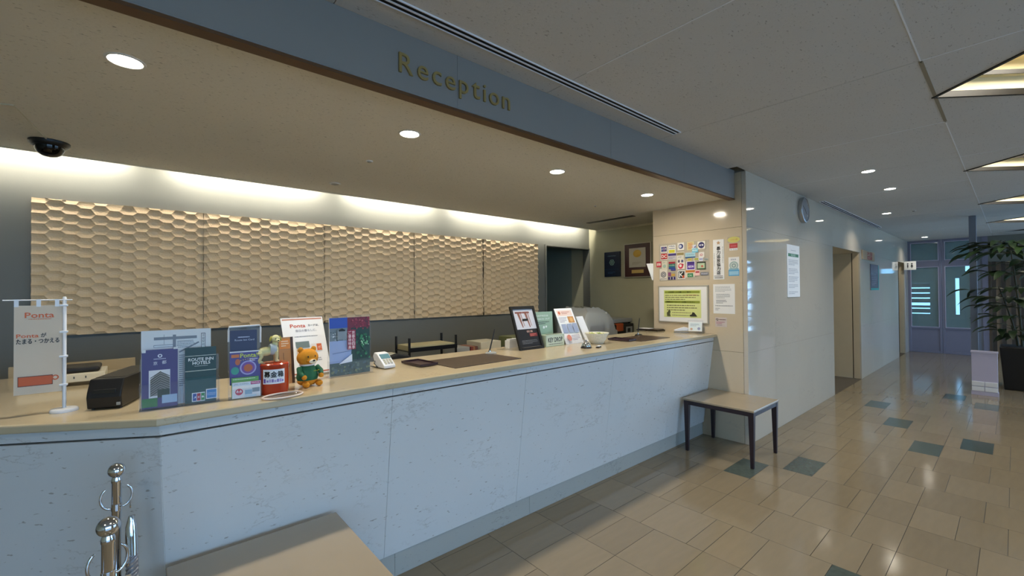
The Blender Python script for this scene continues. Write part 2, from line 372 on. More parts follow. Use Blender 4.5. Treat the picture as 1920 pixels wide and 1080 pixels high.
mf = M['tile'].copy(); M['tile_rest'] = mf
for n in mf.node_tree.nodes:
    if n.type == 'OBJECT_INFO':
        g = mf.node_tree.nodes.new('ShaderNodeNewGeometry')
        mf.node_tree.links.new(g.outputs['Random Per Island'], n.outputs['Random'].links[0].to_socket); break
for dk in (False, True):
    mb = MB()
    for t in tiles:
        if id(t) not in vs_ and t[4] == dk: tile_mb(mb, *t[:4])
    grout_edges(mb.build('far_tiles' if not dk else 'far_dark_tiles', 'tile_rest' if not dk else 'dark_tile', floor, kind='stuff'))

# ------------------------------------------------------------------ ceiling of the hall
ceil = box(-3, -4.6, 3.0, 14.2, 5.6, 3.1).build('ceiling', 'white', kind='structure')
ZC = 2.61
XS = [-3.0, -1.8, -0.62, 0.58, 1.775, 2.97, 4.18, 5.38, 6.59, 7.8, 9.0, 10.2, 11.4, 12.6, 13.9]
for a, b in zip(XS[:-1], XS[1:]):
    for y0, y1 in ((-4.45, -3.3), (-3.3, -2.1), (-2.1, -0.906), (0.294, 1.745 if b < 4.3 else 1.66)):
        yy = 1.66 if y1 == 1.745 and b > 4.38 else y1
        box(a+0.002, y0+0.002, ZC, b-0.002, yy-0.001, ZC+0.015).build('ceiling_panel', 'ceiling', ceil)
dd = [-3.9]+DIAMONDS
for a, b in zip(dd[:-1], dd[1:]):
    MB().prism([(max(a, -3), 0.292), (b, 0.292), (b-0.6, -0.306), (b, -0.904), (max(a, -3), -0.904), (a+0.6, -0.306)] if a > -3.5 else [(-3, 0.292), (b, 0.292), (b-0.6, -0.306), (b, -0.904), (-3, -0.904)], ZC, ZC+0.015).build('ceiling_panel', 'ceiling', ceil)
box(13.3, -0.904, ZC, 13.9, 0.292, ZC+0.015).build('ceiling_panel', 'ceiling', ceil)
for i, x in enumerate(DIAMONDS):
    if i == 6: continue
    t = thing('ceiling_coffer_light', None, 'light', (x, -0.306, ZC), PI/4, 'diamond coffer lights')
    s2 = 0.6*math.sqrt(2)/2
    def frame(mb, o_, i_, z0, z1):
        mb.box(-o_, -o_, z0, o_, -i_, z1); mb.box(-o_, i_, z0, o_, o_, z1); mb.box(-o_, -i_, z0, -i_, i_, z1); mb.box(i_, -i_, z0, o_, i_, z1); return mb
    frame(MB(), s2+0.012, s2-0.006, -0.006, 0.03).build('rim', 'softblack', t)
    frame(MB(), s2+0.01, s2-0.004, 0.03, 0.34).build('well', 'cream', t)
    frame(MB(), s2-0.004, s2-0.05, 0.10, 0.115).build('step', 'cream', t)
    frame(MB(), s2-0.05, s2-0.056, 0.095, 0.12).build('step_edge', 'softblack', t)
    frame(MB(), s2-0.004, s2-0.13, 0.2, 0.215).build('step', 'cream', t)
    frame(MB(), s2-0.13, s2-0.136, 0.195, 0.22).build('step_edge', 'softblack', t)
    box(-s2, -s2, 0.33, s2, s2, 0.345).build('back_plate', 'cream', t)
    box(-0.22, -0.22, 0.262, 0.22, 0.22, 0.30).build('diffuser', 'cofferlamp', t)
    tag(t, {2: 'first diamond shaped ceiling coffer light, nearest and largest, at the upper right', 3: 'second diamond ceiling coffer light from the front, right of the pair of hall downlights',
        4: 'third diamond ceiling coffer light from the front', 5: 'fourth diamond ceiling coffer light, the farthest down the hall'}.get(i, 'diamond ceiling coffer light behind the viewer'))
# joint strips
tr = root('trim_1')
box(-3, 0.291, ZC-0.0015, 3.0, 0.297, ZC+0.001).build('joint_strip', 'seam', tr)
box(2.975, 0.286, ZC-0.0015, 4.17, 0.302, ZC+0.001).build('joint_strip', 'seam_tan', tr)
box(4.2, 0.291, ZC-0.0015, 13.2, 0.297, ZC+0.001).build('joint_strip', 'seam', tr)
for k, x in enumerate(XS[1:-1]):
    y0, y1 = ((0.3, 1.4) if k % 2 else (-0.9, 0.29)) if k not in (3, 5) else (0.3, 1.45)
    box(x-0.003, y0, ZC-0.0013, x+0.003, y1, ZC+0.001).build('joint_strip', 'seam', tr)
box(5.378, 0.95, ZC-0.0013, 5.383, 1.655, ZC+0.001).build('joint_strip', 'seam', tr)

def slot_diffuser(x0, x1, y0, y1, label):
    t = thing('linear_air_diffuser', label, 'vent', (x0, y0, ZC)); L, w = x1-x0, y1-y0
    fr = MB(); fr.box(0, 0, -0.006, L, 0.005, 0.004); fr.box(0, w-0.005, -0.006, L, w, 0.004); fr.box(0, w/2-0.004, -0.006, L, w/2+0.004, 0.004)
    fr.box(0, 0, -0.006, 0.005, w, 0.004); fr.box(L-0.005, 0, -0.006, L, w, 0.004)
    fr.build('frame', 'seam', t); box(0.004, 0.004, -0.002, L-0.004, w-0.004, 0.006).build('slot', 'slotblack', t)
slot_diffuser(-0.6, 2.955, 1.552, 1.612, 'long black twin slot air diffuser in ceiling beside the reception fascia')
slot_diffuser(6.66, 10.3, 1.575, 1.638, 'twin slot air diffuser in ceiling beyond the wall clock')

def downlight(x, y, z, r_, label, group=None):
    t = thing('downlight', label, 'light', (x, y, z), 0, group)
    MB().lathe([(r_, 0.004), (r_+0.001, -0.001), (r_+0.004, -0.004), (r_+0.012, -0.003), (r_+0.014, 0.002)], 32).build('trim_ring', 'white', t, smooth=True)
    MB().lathe([(r_+0.001, -0.0012), (0.0001, -0.0012)], 32).build('lens', 'lens', t)
for (x, y), l in zip(SOFFIT_LAMPS, ('leftmost soffit downlight over the counter, above the flag stand', 'soffit downlight below the Reception lettering', 'third soffit downlight from the left, over the black framed print', 'rightmost soffit downlight, nearest the wall of stickers')):
    downlight(x, y, 2.37, 0.05, 'round glowing '+l)
for i, (x, y) in enumerate(HALL_LAMPS):
    l = ['nearest glowing hall downlight, right of the wall clock', 'second of the paired hall downlights, right of the clock', 'third hall downlight, above the lift opening', 'farthest hall downlight, in front of the grey doors'][i] if i < 4 else 'hall downlight behind the viewer'
    downlight(x, y, ZC, 0.047, l, None if i < 4 else 'downlights behind the viewer')
def ceiling_disc(name, x, y, z, r_, label, m='greyplastic'):
    t = thing(name, label, 'detector' if name != 'ceiling_speaker' else 'speaker', (x, y, z))
    MB().lathe([(r_, 0.002), (r_, -0.004), (r_*0.72, -0.008), (r_*0.68, -0.004)], 24).build('ring', 'white', t, smooth=True)
    MB().lathe([(r_*0.7, -0.005), (r_*0.3, -0.012), (0.0001, -0.012)], 24).build('core', m, t, smooth=True)
ceiling_disc('ceiling_speaker', 1.215, 3.634, 2.37, 0.045, 'round white and grey ceiling speaker in soffit above the wood relief panel')
ceiling_disc('smoke_detector', 1.19, 2.87, 2.37, 0.024, 'small round ceiling sensor in soffit beside the Reception downlight')
ceiling_disc('smoke_detector', 3.636, 2.872, 2.37, 0.016, 'tiny sprinkler button in soffit near the staff wall')
ceiling_disc('smoke_detector', 8.52, 0.944, ZC, 0.03, 'tiny dark ceiling sensor beyond the hall downlights', 'softblack')

# ------------------------------------------------------------------ soffit over the counter, fascia and cove
sof = root('trim_2')
for a, b in ((-3, -1.25), (-1.25, 0.6), (0.6, 2.4), (2.4, 4.2), (4.2, 5.1)):
    y0 = 1.80 if b <= 4.3 else 1.80
    if b > 4.3:
        box(a+0.001, 1.80, 2.37, 4.33, 4.0, 2.40).build('soffit_panel', 'soffit', sof); box(4.33, 2.66, 2.37, b, 4.0, 2.40).build('soffit_panel', 'soffit', sof)
        box(4.33, 1.80, 2.37, 4.379, 2.66, 2.40).build('soffit_panel', 'soffit', sof)
    else: box(a, y0, 2.37, b, 4.0, 2.40).build('soffit_panel', 'soffit', sof)
box(-3, 3.992, 2.366, 5.1, 4.0, 2.41).build('cove_lip', 'ivory', sof)
fas = root('trim_3')
fx = [-3, -1.3, -0.05, 1.163, 2.38, 3.36, 4.334]
for a, b in zip(fx[:-1], fx[1:]): box(a+0.0006, 1.745, 2.352, b-0.0006, 1.80, 2.62).build('fascia_panel', 'fascia', fas)
box(-3, 1.743, 2.338, 4.334, 1.80, 2.352).build('bottom_trim', 'brown', fas)
box(-3, 1.741, 2.350, 4.334, 1.7455, 2.3525).build('metal_bead', 'steel', fas)
t = thing('reception_sign', 'thin brass letters reading Reception on the blue grey fascia', 'sign', (0.856, 1.745, 2.43))
word = 'Reception'; total = 0.635; adv = []
vs, fs, asp = text_geo(word, 4)
# letters are cut from one setting of the word so that their spacing stays typographic
wd = [text_geo(ch, 4)[2] for ch in word]
hts = {'R': (0, 0.087), 'e': (0, 0.062), 'c': (0, 0.062), 'p': (-0.026, 0.088), 't': (0, 0.08), 'i': (0, 0.085), 'o': (0, 0.062), 'n': (0, 0.062)}
ws = [text_geo(ch, 4)[2]*hts[ch][1] for ch in word]; gap = (total-sum(ws))/(len(word)-1); x = 0.0
for ch, w in zip(word, ws):
    vs, fs, _ = text_geo(ch, 4); z0, h = hts[ch]; mb = MB(); n = len(vs)
    fr = [(x+a*w, -0.009, z0+b*h) for a, b in vs]; bk = [(a, 0.0, c) for a, _, c in fr]
    ed = {}
    for q in fs:
        for i in range(len(q)):
            e = (q[i], q[(i+1) % len(q)]); ed[tuple(sorted(e))] = ed.get(tuple(sorted(e)), []) + [e]
    sides = [(e[0][1], e[0][0], e[0][0]+n, e[0][1]+n) for e in ed.values() if len(e) == 1]
    mb.add(fr+bk, [list(q) for q in fs]+sides); mb.build('letter', 'brass', t); x += w+gap

# ------------------------------------------------------------------ walls
wb_ = root('wall_back')
box(-3, 4.15, 0, 4.178, 4.25, 3.0).build('wall_plane', 'wallgrey', wb_)
box(4.178, 4.15, 2.1, 5.1, 4.25, 3.0).build('wall_plane', 'wallgrey', wb_)
box(-3, 1.80, 2.58, 5.1, 4.15, 2.60).build('cove_cap', 'white', sof)
tr4 = root('trim_4')
mb = MB(); mb.box(4.16, 4.135, 0, 4.185, 4.26, 2.115); mb.box(4.185, 4.135, 2.095, 5.095, 4.26, 2.115); mb.box(5.085, 4.135, 0, 5.099, 4.26, 2.095); mb.build('opening_frame', 'wallgrey', tr4, bevel=0.002)
wp = root('wall_passage'); M['dim'] = mat('passage paint', '8C988E', 0.6)
box(4.05, 4.25, 0, 4.178, 5.5, 3.0).build('wall_plane', 'dim', wp); box(4.05, 5.5, 0, 5.6, 5.6, 3.0).build('wall_plane', 'dim', wp); box(4.05, 4.25, 2.4, 5.6, 5.5, 2.45).build('passage_ceiling', 'dim', wp)
wr = root('wall_staff_side')
box(5.1, 2.6, 0, 5.2, 4.5, 3.0).build('wall_plane', 'staffwall', wr)
box(5.1, 4.5, 0, 5.6, 5.5, 3.0).build('wall_plane', 'dim', wr)
box(5.085, 2.66, 2.345, 5.1, 3.99, 2.369).build('cornice', 'ivory', wr)
wl = root('wall_left'); box(-3.1, -4.6, 0, -3, 4.25, 3.0).build('wall_plane', 'staffwall', wl)

wc = root('wall_lift_side')
box(4.40, 1.68, 0, 7.35, 2.64, 3.0).build('core', 'wall_marble', wc)
for z0, z1 in ((0, 0.87), (0.87, 2.08), (2.08, 2.61)):
    box(4.38, 1.702, z0+0.001, 4.40, 2.65, z1-0.001).build('stone_slab', 'sticker_marble', wc, bevel=0.001, seg=1)
    for a, b in ((4.404, 5.1), (5.1, 5.85), (5.85, 6.6), (6.6, 7.37)):
        box(a+0.0005, 1.66, z0+0.0005, b-0.0005, 1.68, z1-0.0005).build('stone_slab', 'wall_marble', wc)
    for a, b in ((9.0, 9.9), (9.9, 10.8), (10.8, 11.7), (11.7, 12.55), (13.4, 13.9)):
        box(a+0.0005, 1.66, z0+0.0005, b-0.0005, 1.68, z1-0.0005).build('stone_slab', 'wall_marble', wc)
box(4.378, 1.658, 0, 4.402, 1.70, 2.61).build('corner_post', 'wall_marble', wc, bevel=0.004)
box(4.385, 2.642, 0, 5.1, 2.65, 3.0).build('return_face', 'wall_marble', wc)
for a, b, c in ((7.37, 8.2, 9.0), (12.55, 13.4, 13.4)):
    box(a, 1.66, 2.081, b, 1.68, 2.61).build('stone_slab', 'wall_marble', wc, bevel=0.001, seg=1)
    if c > b: box(b+0.001, 1.66, 2.081, c, 1.68, 2.61).build('stone_slab', 'wall_marble', wc, bevel=0.001, seg=1)
    box(a, 1.68, 2.08, c, 3.2, 2.12).build('opening_lining', 'beige', wc)
    box(a, 3.1, 0, c, 3.2, 2.12).build('opening_back', 'beige', wc)
    box(a-0.02, 1.68, 0, a, 3.2, 2.12).build('opening_lining', 'beige', wc)
    box(c, 1.775, 0, c+0.02, 3.2, 2.08).build('opening_lining', 'beige', wc)
    box(c, 1.68, 0, c+0.03, 1.762, 2.08).build('opening_jamb', 'beige', wc)
    box(c+0.02, 1.76, 0, c+0.03, 1.776, 2.08).build('shadow_gap', 'softblack', wc)
box(9.02, 1.681, 0, 12.54, 1.75, 3.0).build('core', 'wall_marble', wc); box(7.3, 1.69, 2.12, 14.0, 1.75, 3.0).build('core', 'wall_marble', wc)
box(13.43, 1.681, 0, 14.0, 1.75, 2.2).build('core', 'wall_marble', wc)

# end of the hall: grey framed glazed doors
D = 13.9
def door(n, y0, y1, parent_name):   # y0 > y1; leaf pair with transom above
    d = root('door_%d' % n)
    mb = MB(); st = 0.045
    mb.box(D, y1, 0, D+0.06, y1+st, 2.61); mb.box(D, y0-st, 0, D+0.06, y0, 2.61)
    for z0, z1 in ((0.0, 0.05), (0.55, 0.59), (1.99, 2.13), (2.56, 2.61)): mb.box(D, y1+st, z0, D+0.06, y0-st, z1)
    mb.build('door_frame', 'bluegrey', d, bevel=0.004, seg=1)
    box(D+0.015, y1+st, 0.05, D+0.045, y0-st, 0.55).build('kick_panel', 'bluegrey', d)
    for z0, z1 in ((0.59, 1.99), (2.13, 2.56)):
        b_ = MB(); w = 0.012
        b_.box(D-0.006, y1+st, z0, D+0.02, y1+st+w, z1); b_.box(D-0.006, y0-st-w, z0, D+0.02, y0-st, z1)
        b_.box(D-0.006, y1+st+w, z0, D+0.02, y0-st-w, z0+w); b_.box(D-0.006, y1+st+w, z1-w, D+0.02, y0-st-w, z1); b_.build('glazing_bead', 'lav', d)
        box(D+0.025, y1+st+w, z0+w, D+0.031, y0-st-w, z1-w).build('pane', 'pane', d)
    return d
door(1, 1.66, 1.09, 'l'); door(2, 1.085, 0.56, 'r')
we = root('wall_end')
box(D, 0.46, 0, D+0.1, 0.56, 2.61).build('mullion', 'framegrey', we)
box(D-0.02, 0.37, 0, D+0.1, 0.459, 2.61).build('mullion', 'bluegrey', we)
box(D, -4.6, 2.4, D+0.1, -1.85, 3.0).build('wall_plane', 'wallgrey', we); box(D, -1.85, 2.05, D+0.1, 0.37, 3.0).build('wall_plane', 'wallgrey', we); box(D+0.08, -1.5, 0, D+0.14, 0.37, 2.05).build('screen_backing', 'slatback', we); box(D, -1.85, 0, D+0.1, -1.5, 2.05).build('wall_plane', 'wallgrey', we); box(D, -4.6, 0, D+0.1, -4.15, 2.4).build('wall_plane', 'wallgrey', we)
box(D, 0.37, 2.61, D+0.1, 1.7, 3.0).build('wall_plane', 'wallgrey', we)
t = thing('slatted_screen', 'tall dark wooden slat screen behind the potted plant', 'screen', (D-0.055, 0, 0))
s0 = None
for i in range(14):
    y = 0.29-0.135*i
    if s0 is None: s0 = box(0.0, -0.03, 0.0, 0.05, 0.03, 2.05).build('slat', 'slat', t); s0.location = (0, y, 0)
    else: share(s0, 'slat', (0, y, 0), t)
# room seen through the glazed doors
rm = root('wall_lobby')

for y0, y1, z0, z1 in ((-1.5, 0.6, 0, 3), (2.05, 3.0, 0, 3), (0.6, 2.05, 2.2, 3), (0.6, 2.05, 0, 0.75), (1.10, 1.62, 0.75, 2.2), (1.62, 2.05, 1.65, 2.2), (0.6, 1.02, 0.75, 1.97), (1.02, 1.12, 1.78, 1.97), (0.9, 1.12, 1.97, 2.2)): box(17.5, y0, z0, 17.6, y1, z1).build('wall_plane', 'lobby', rm)
for i in range(6): box(17.52, 1.55, 0.78+0.15*i, 17.56, 2.05, 0.78+0.15*i+(0.118 if i != 1 else 0.07)).build('blind_slat', 'framegrey', rm)  # slats added across the lobby opening to shape bright stripes behind the pane
box(14.0, 2.9, 0, 17.5, 3.0, 3.0).build('wall_plane', 'lobby', rm); box(14.0, -1.6, 0, 17.5, -1.5, 3.0).build('wall_plane', 'lobby', rm)
box(14.2, -1.5, -0.1, 17.5, 2.9, 0).build('lobby_floor', 'tile', rm); box(14.0, -1.5, 2.8, 17.5, 2.9, 2.9).build('lobby_ceiling', 'lobby', rm)
t = thing('strip_light', 'white ceiling strip light seen through the glass of the far doors', 'light', (16.2, 0.45, 2.76))
box(-0.08, -0.3, 0, 0.08, 0.3, 0.04).build('diffuser', emitter('far strip lamp', (0.75, 0.85, 1.0), 20), t); box(-0.1, -0.32, 0.01, 0.1, 0.32, 0.04).build('housing', 'white', t)

post = box(9.86, 0.38, 0, 9.95, 0.46, 2.61).build('trim_5', 'framegrey', bevel=0.004, kind='structure')

# street side: solid wall with two bands of windows, pavement outside
ws_ = root('wall_street')
for a, b in ((-3, -2.3), (3.4, 7.6), (13.7, 14.2)): box(a, -4.6, 0, b, -4.45, 3.0).build('wall_plane', 'staffwall', ws_)
for n, (a, b) in enumerate(((-2.3, 3.4), (7.6, 13.7))):
    box(a, -4.6, 0, b, -4.45, 0.15).build('wall_plane', 'staffwall', ws_); box(a, -4.6, 2.45, b, -4.45, 3.0).build('wall_plane', 'staffwall', ws_)
    wn = root('window_%d' % (n+1)); mb = MB(); k = int(round((b-a)/1.15))
    for i in range(k+1): x = a+(b-a)*i/k; mb.box(x-0.04, -4.56, 0.15, x+0.04, -4.49, 2.45)
    mb.box(a, -4.56, 0.15, b, -4.49, 0.22); mb.box(a, -4.56, 2.38, b, -4.49, 2.45); mb.box(a, -4.55, 1.9, b, -4.5, 1.95); mb.build('window_frame', 'framegrey', wn)
box(-30, -40, -0.12, 40, -4.6, -0.1).build('floor_outside', mat('grey pavement', 'C8C9C8', 0.8), kind='structure')

# ------------------------------------------------------------------ carved wood relief panel
t = thing('wood_relief_panel', 'long light wood wall panel carved with hexagonal scallops behind the counter', 'wall panel', (-0.53, 4.148, 1.2))
PX, PZ, NC = 4.53, 0.90, 63
cw, ch = PX/NC, PZ/13.5
random.seed(3)
off = [0.0]
for i in range(NC+1): off.append(off[-1]+random.choice((0.5, 0.42, -0.42, 0.30, -0.30, 0.5, 0.2)))
off = [o % 1 for o in off]; dx = cw*0.17
jit = {}
def zig(i, z):  # x of the boundary between column i-1 and i at height z (in cells)
    if i == 0: return 0.0
    if i == NC: return PX
    a = (z-off[i-1]) % 1; b = (z-off[i]) % 1
    da, db = min(a, 1-a), min(b, 1-b); w = da/(da+db+1e-9)
    return i*cw + dx*(2*w-1)
bw = PX/5
for bi in range(5):
    x0, x1 = bi*bw+0.0001, (bi+1)*bw-0.0001; mb = MB()
    mb.box(x0, -0.02, 0, x1, 0, PZ)
    for i in range(NC):
        cx = (i+0.5)*cw
        if cx+cw < x0 or cx-cw > x1: continue
        for k in range(-1, 15):
            z0 = k+off[i]; z1 = z0+1
            if z1*ch < 0.001 or z0*ch > PZ-0.001: continue
            if (i, k) not in jit: jit[(i, k)] = (random.uniform(-0.0035, 0.0035), random.uniform(-0.16, 0.10), random.uniform(0.85, 1.15))
            jo, jt, jd = jit[(i, k)]
            zl = z0+((off[i-1]-z0) % 1) if i > 0 else z0+0.5; zr = z0+((off[i+1]-z0) % 1)
            zs = [z0, z0+0.25, z0+0.5, z0+0.75, z1]
            L = sorted(set([z0, zl, z1, (z0+zl)/2, (zl+z1)/2])); R_ = sorted(set([z0, zr, z1, (z0+zr)/2, (zr+z1)/2]))
            lp = [(zig(i, z), z*ch) for z in L]; rp = [(zig(i+1, z), z*ch) for z in R_]
            if i > 0: lp = [(lp[0][0], lp[0][1])]+lp[1:]
            ring = lp[::-1]+[((lp[0][0]+rp[0][0])/2, z0*ch)]+rp+[((lp[-1][0]+rp[-1][0])/2, z1*ch)]
            ctr = (cx, (z0+0.5)*ch); n = len(ring)
            def pt(p, s):
                x = min(max(ctr[0]+(p[0]-ctr[0])*s, x0), x1); z = min(max(ctr[1]+(p[1]-ctr[1])*s, 0), PZ)
                ex = (x-ctr[0])/(cw*0.62); ez = (z-ctr[1])/(ch*0.5); d2 = min(1.25, ex*ex*0.55+ez*ez)
                return (x, -0.036-jo+0.0135*jd*(1-d2)+jt*(z-ctr[1])*0.6, z)
            vs = [pt(ctr, 0)]+[pt(p, s) for s in (0.4, 0.75, 1.0) for p in ring]+[(min(max(p[0], x0), x1), -0.02, min(max(p[1], 0), PZ)) for p in ring]
            fs = [(0, 1+(j+1) % n, 1+j) for j in range(n)]
            for q in range(3): fs += [(1+q*n+j, 1+q*n+(j+1) % n, 1+(q+1)*n+(j+1) % n, 1+(q+1)*n+j) for j in range(n)]
            mb.add(vs, fs)
    me = mb.build('carved_board', 'wood', t)
    a_ = [p.normal.y for p in me.data.polygons]
random.seed(11)
for (x0, x1) in COVE:
    t = thing('cove_lamp', 'fluorescent cove lamp hidden above the soffit edge', 'light', ((x0+x1)/2, 3.93, 2.40), 0, 'cove lamps above the wood relief panel')
    L = (x1-x0)/2-0.03
    box(-L, -0.03, 0, L, 0.02, 0.03).build('batten', 'white', t); MB().tube([(-L+0.02, -0.005, 0.047), (L-0.02, -0.005, 0.047)], 0.013, 10).build('tube', 'tube', t)

# ------------------------------------------------------------------ reception counter
ct = thing('reception_counter', 'long stone reception counter with pale marble front and beige top', 'counter', (0, 0, 0))
DIR = Vector((-0.46, 0.28)).normalized(); NRM = Vector((-DIR.y, DIR.x)); NRM = NRM if NRM.y < 0 else -NRM
PB = Vector((0.088, 2.105)); 
def corner(d):   # plan corner of both faces pushed out by d
    q = PB+NRM*d; s_ = (2.105-d-q.y)/DIR.y; return q+DIR*s_
LEAN = lambda z: 0.012+0.108*max(0, (z-0.125))/0.832 if z >= 0.125 else 0.0
def slab(chamfer, a, b, z0, z1, m, name, extra=0.0, ta=0.03, bev=0.0015):
    ring = []
    for z in (z0, z1):
        d = LEAN(z)+extra; c = corner(d); ci = corner(d-ta)
        if not chamfer:
            xa = c.x if a is None else a; xai = ci.x if a is None else a
            ring.append([(xa, 2.105-d, z), (b, 2.105-d, z), (b, 2.105-d+ta, z), (xai, 2.105-d+ta, z)])
        else:
            pb_ = c if b == 0 else c+DIR*b; pbi = ci if b == 0 else ci+DIR*b
            pa_ = c+DIR*a; pai = ci+DIR*a
            ring.append([(pa_.x, pa_.y, z), (pb_.x, pb_.y, z), (pbi.x, pbi.y, z), (pai.x, pai.y, z)])
    return MB().hexa(ring[0], ring[1]).build(name, m, ct, bevel=bev, seg=1)
xs = [None, 0.935, 1.82, 2.72, 3.62, 4.379]
for a, b in zip(xs[:-1], xs[1:]):
    slab(False, a, b-0.0008, 0.126, 0.956, 'counter', 'front_slab')
    slab(False, a, b-0.0008, 0.963, 1.003, 'counter', 'frieze_slab', 0.0)
for a, b in zip((None, 1.0, 1.95, 2.9, 3.835), (1.0, 1.95, 2.9, 3.835, 4.379)): slab(False, a, b-0.0008, 0.0, 0.124, 'toe', 'toe_slab')
for a, b in ((0.9, 0), (1.7, 0.9008)):
    slab(True, a, b, 0.126, 0.956, 'counter', 'front_slab'); slab(True, a, b, 0.963, 1.003, 'counter', 'frieze_slab'); slab(True, a, b, 0.0, 0.124, 'toe', 'toe_slab')
ci = PB-NRM*0.012; L1 = PB+DIR*1.7
MB().prism([(L1.x+0.03, L1.y+0.03), (ci.x, 2.125), (4.378, 2.125), (4.378, 2.45), (0.2, 2.45), (0.0, 3.3), (L1.x+0.03, 3.3)], 0.0, 1.003).build('core', 'grout', ct)
e0 = corner(0.155); e1 = e0+DIR*1.7
MB().prism([tuple(e1), tuple(e0), (4.378, 1.95), (4.378, 2.65), (0.08, 2.65), (0.0, 3.43), (e1.x, 3.43)], 1.003, 1.033).build('countertop', 'top', ct, bevel=0.007, seg=3)
box(-0.52, 3.432, 0.9, -0.02, 3.452, 1.09).build('counter_back_rail', 'desk', label='beige back rail standing along the rear of the counter left end', cat='rail')

# ------------------------------------------------------------------ low tables
def low_table(x0, y0, label, w=0.575, d=0.61):
    t = thing('low_table', label, 'table', (x0, y0, 0), 0)
    box(0, 0, 0.462, w, d, 0.48).build('table_top', 'tabletop', t, bevel=0.004, seg=2)
    mb = MB(); mb.box(0.02, 0.008, 0.425, w-0.02, 0.026, 0.461); mb.box(0.02, d-0.026, 0.425, w-0.02, d-0.008, 0.461); mb.box(0.008, 0.02, 0.425, 0.026, d-0.02, 0.461); mb.box(w-0.026, 0.02, 0.425, w-0.008, d-0.02, 0.461)
    mb.build('apron', 'darkwood', t, bevel=0.002)
    for sx, sy in ((0, 0), (1, 0), (0, 1), (1, 1)):
        X = (0.005 if sx == 0 else w-0.005); Y = (0.005 if sy == 0 else d-0.005); kx = 1 if sx == 0 else -1; ky = 1 if sy == 0 else -1
        top = [(X, Y), (X+0.045*kx, Y), (X+0.045*kx, Y+0.045*ky), (X, Y+0.045*ky)]; bo = [(X+0.008*kx, Y+0.008*ky), (X+0.034*kx, Y+0.008*ky), (X+0.034*kx, Y+0.034*ky), (X+0.008*kx, Y+0.034*ky)]
        if kx*ky < 0: top, bo = top[::-1], bo[::-1]
        MB().hexa([(a, b, 0) for a, b in bo], [(a, b, 0.461) for a, b in top]).build('leg', 'darkwood', t, bevel=0.003)
low_table(3.795, 1.40, 'low dark legged table with beige top at the far end of the counter')
low_table(0.072, 1.40, 'beige topped low table in the foreground against the counter, cut by the frame', w=0.60)

# ------------------------------------------------------------------ rope barrier posts
def stanchion(x, y, label, rz):
    t = thing('stanchion', label, 'barrier post', (x, y, 0), rz)
    MB().lathe([(0.14, 0), (0.14, 0.006), (0.12, 0.016), (0.03, 0.03), (0.018, 0.045)], 40).build('base', 'chrome', t, smooth=True)
    MB().lathe([(0.0128, 0.03), (0.0128, 0.858), (0.014, 0.860), (0.014, 0.868), (0.011, 0.878)], 28).build('pole', 'chrome', t, smooth=True)
    MB().ball((0, 0, 0.897), 0.023, n=32).build('ball_finial', 'chrome', t, smooth=True)
    MB().lathe([(0.0138, 0.770), (0.0138, 0.79)], 28).build('collar', 'chrome', t, smooth=True)
    for s_ in (-1, 1):
        a = [(s_*(0.015+0.023*math.cos(q)), 0, 0.812+0.034*math.sin(q)) for q in [-PI/2+k*PI*0.86/14 for k in range(15)]]
        MB().tube(a, [0.0035]*(len(a)-1)+[0.002], 10).build('hook', 'chrome', t, smooth=True)
    return t
stanchion(-0.056, 1.90, 'chrome rope barrier post with ball top, the one nearer the counter', 0.1)
stanchion(-0.058, 1.452, 'chrome rope barrier post with ball top, the nearest to the viewer', 0.35)
t = thing('barrier_rope', 'silver grey braided barrier rope with chrome end hanging between the two posts', 'rope', (-0.022, 1.89, 0))
sx_ = lambda s_: (0.010*math.sin(PI*s_), -0.004-0.40*(3*s_*s_-2*s_**3), 0.780-0.9*s_*(1-s_)*1.6)
path = [sx_(i/40) for i in range(41)]
MB().tube(path[5:36], 0.012, 12).build('core', 'rope', t, smooth=True)
for k in range(4):
    pp = []
    for i in range(0, 241):
        s_ = 5/40+i/240*30/40; p = Vector(sx_(s_)); q = Vector(sx_(min(1, s_+0.01)))-p; q.normalize(); a = Vector((1, 0, 0)); b = q.cross(a).normalized()
        ang = i*0.42+k*PI/2; pp.append(p+0.0125*(math.cos(ang)*a+math.sin(ang)*b))
    MB().tube(pp, 0.0045, 6).build('strand', 'rope', t, smooth=True)
for rng_ in (path[1:6], path[35:40]): MB().tube(rng_, [0.006, 0.0145, 0.0155, 0.0155, 0.0145] if rng_[0] == path[1] else [0.0145, 0.0155, 0.0155, 0.0145, 0.006], 16).build('end_cap', 'chrome', t, smooth=True)
for p in (path[0], path[40]): MB().tube([(p[0], p[1]+0.008*math.cos(a), p[2]+0.008*math.sin(a)) for a in [2*PI*i/14 for i in range(15)]], 0.0025, 8).build('end_ring', 'chrome', t, smooth=True)

# ------------------------------------------------------------------ things on the counter (counter top at z = 1.0)
RX = lambda a: Matrix.Rotation(math.radians(a), 4, 'X')
def sheet(parent, name, w, h, m='paper', th=0.002, x=0.0, y=0.0, z=0.0, tilt=0.0, bevel=0.0):
    o = box(0, 0, 0, w, th, h).build(name, m, parent, bevel=bevel); o.location = (x, y, z); o.rotation_euler = (-math.radians(tilt), 0, 0); return o
def pr(mb, o, name='print'): return mb.build(name, 'print', o)
ORG, NAVY, GRY, BLK = 'E0742E', '2B2A55', '7A7A80', '161616'

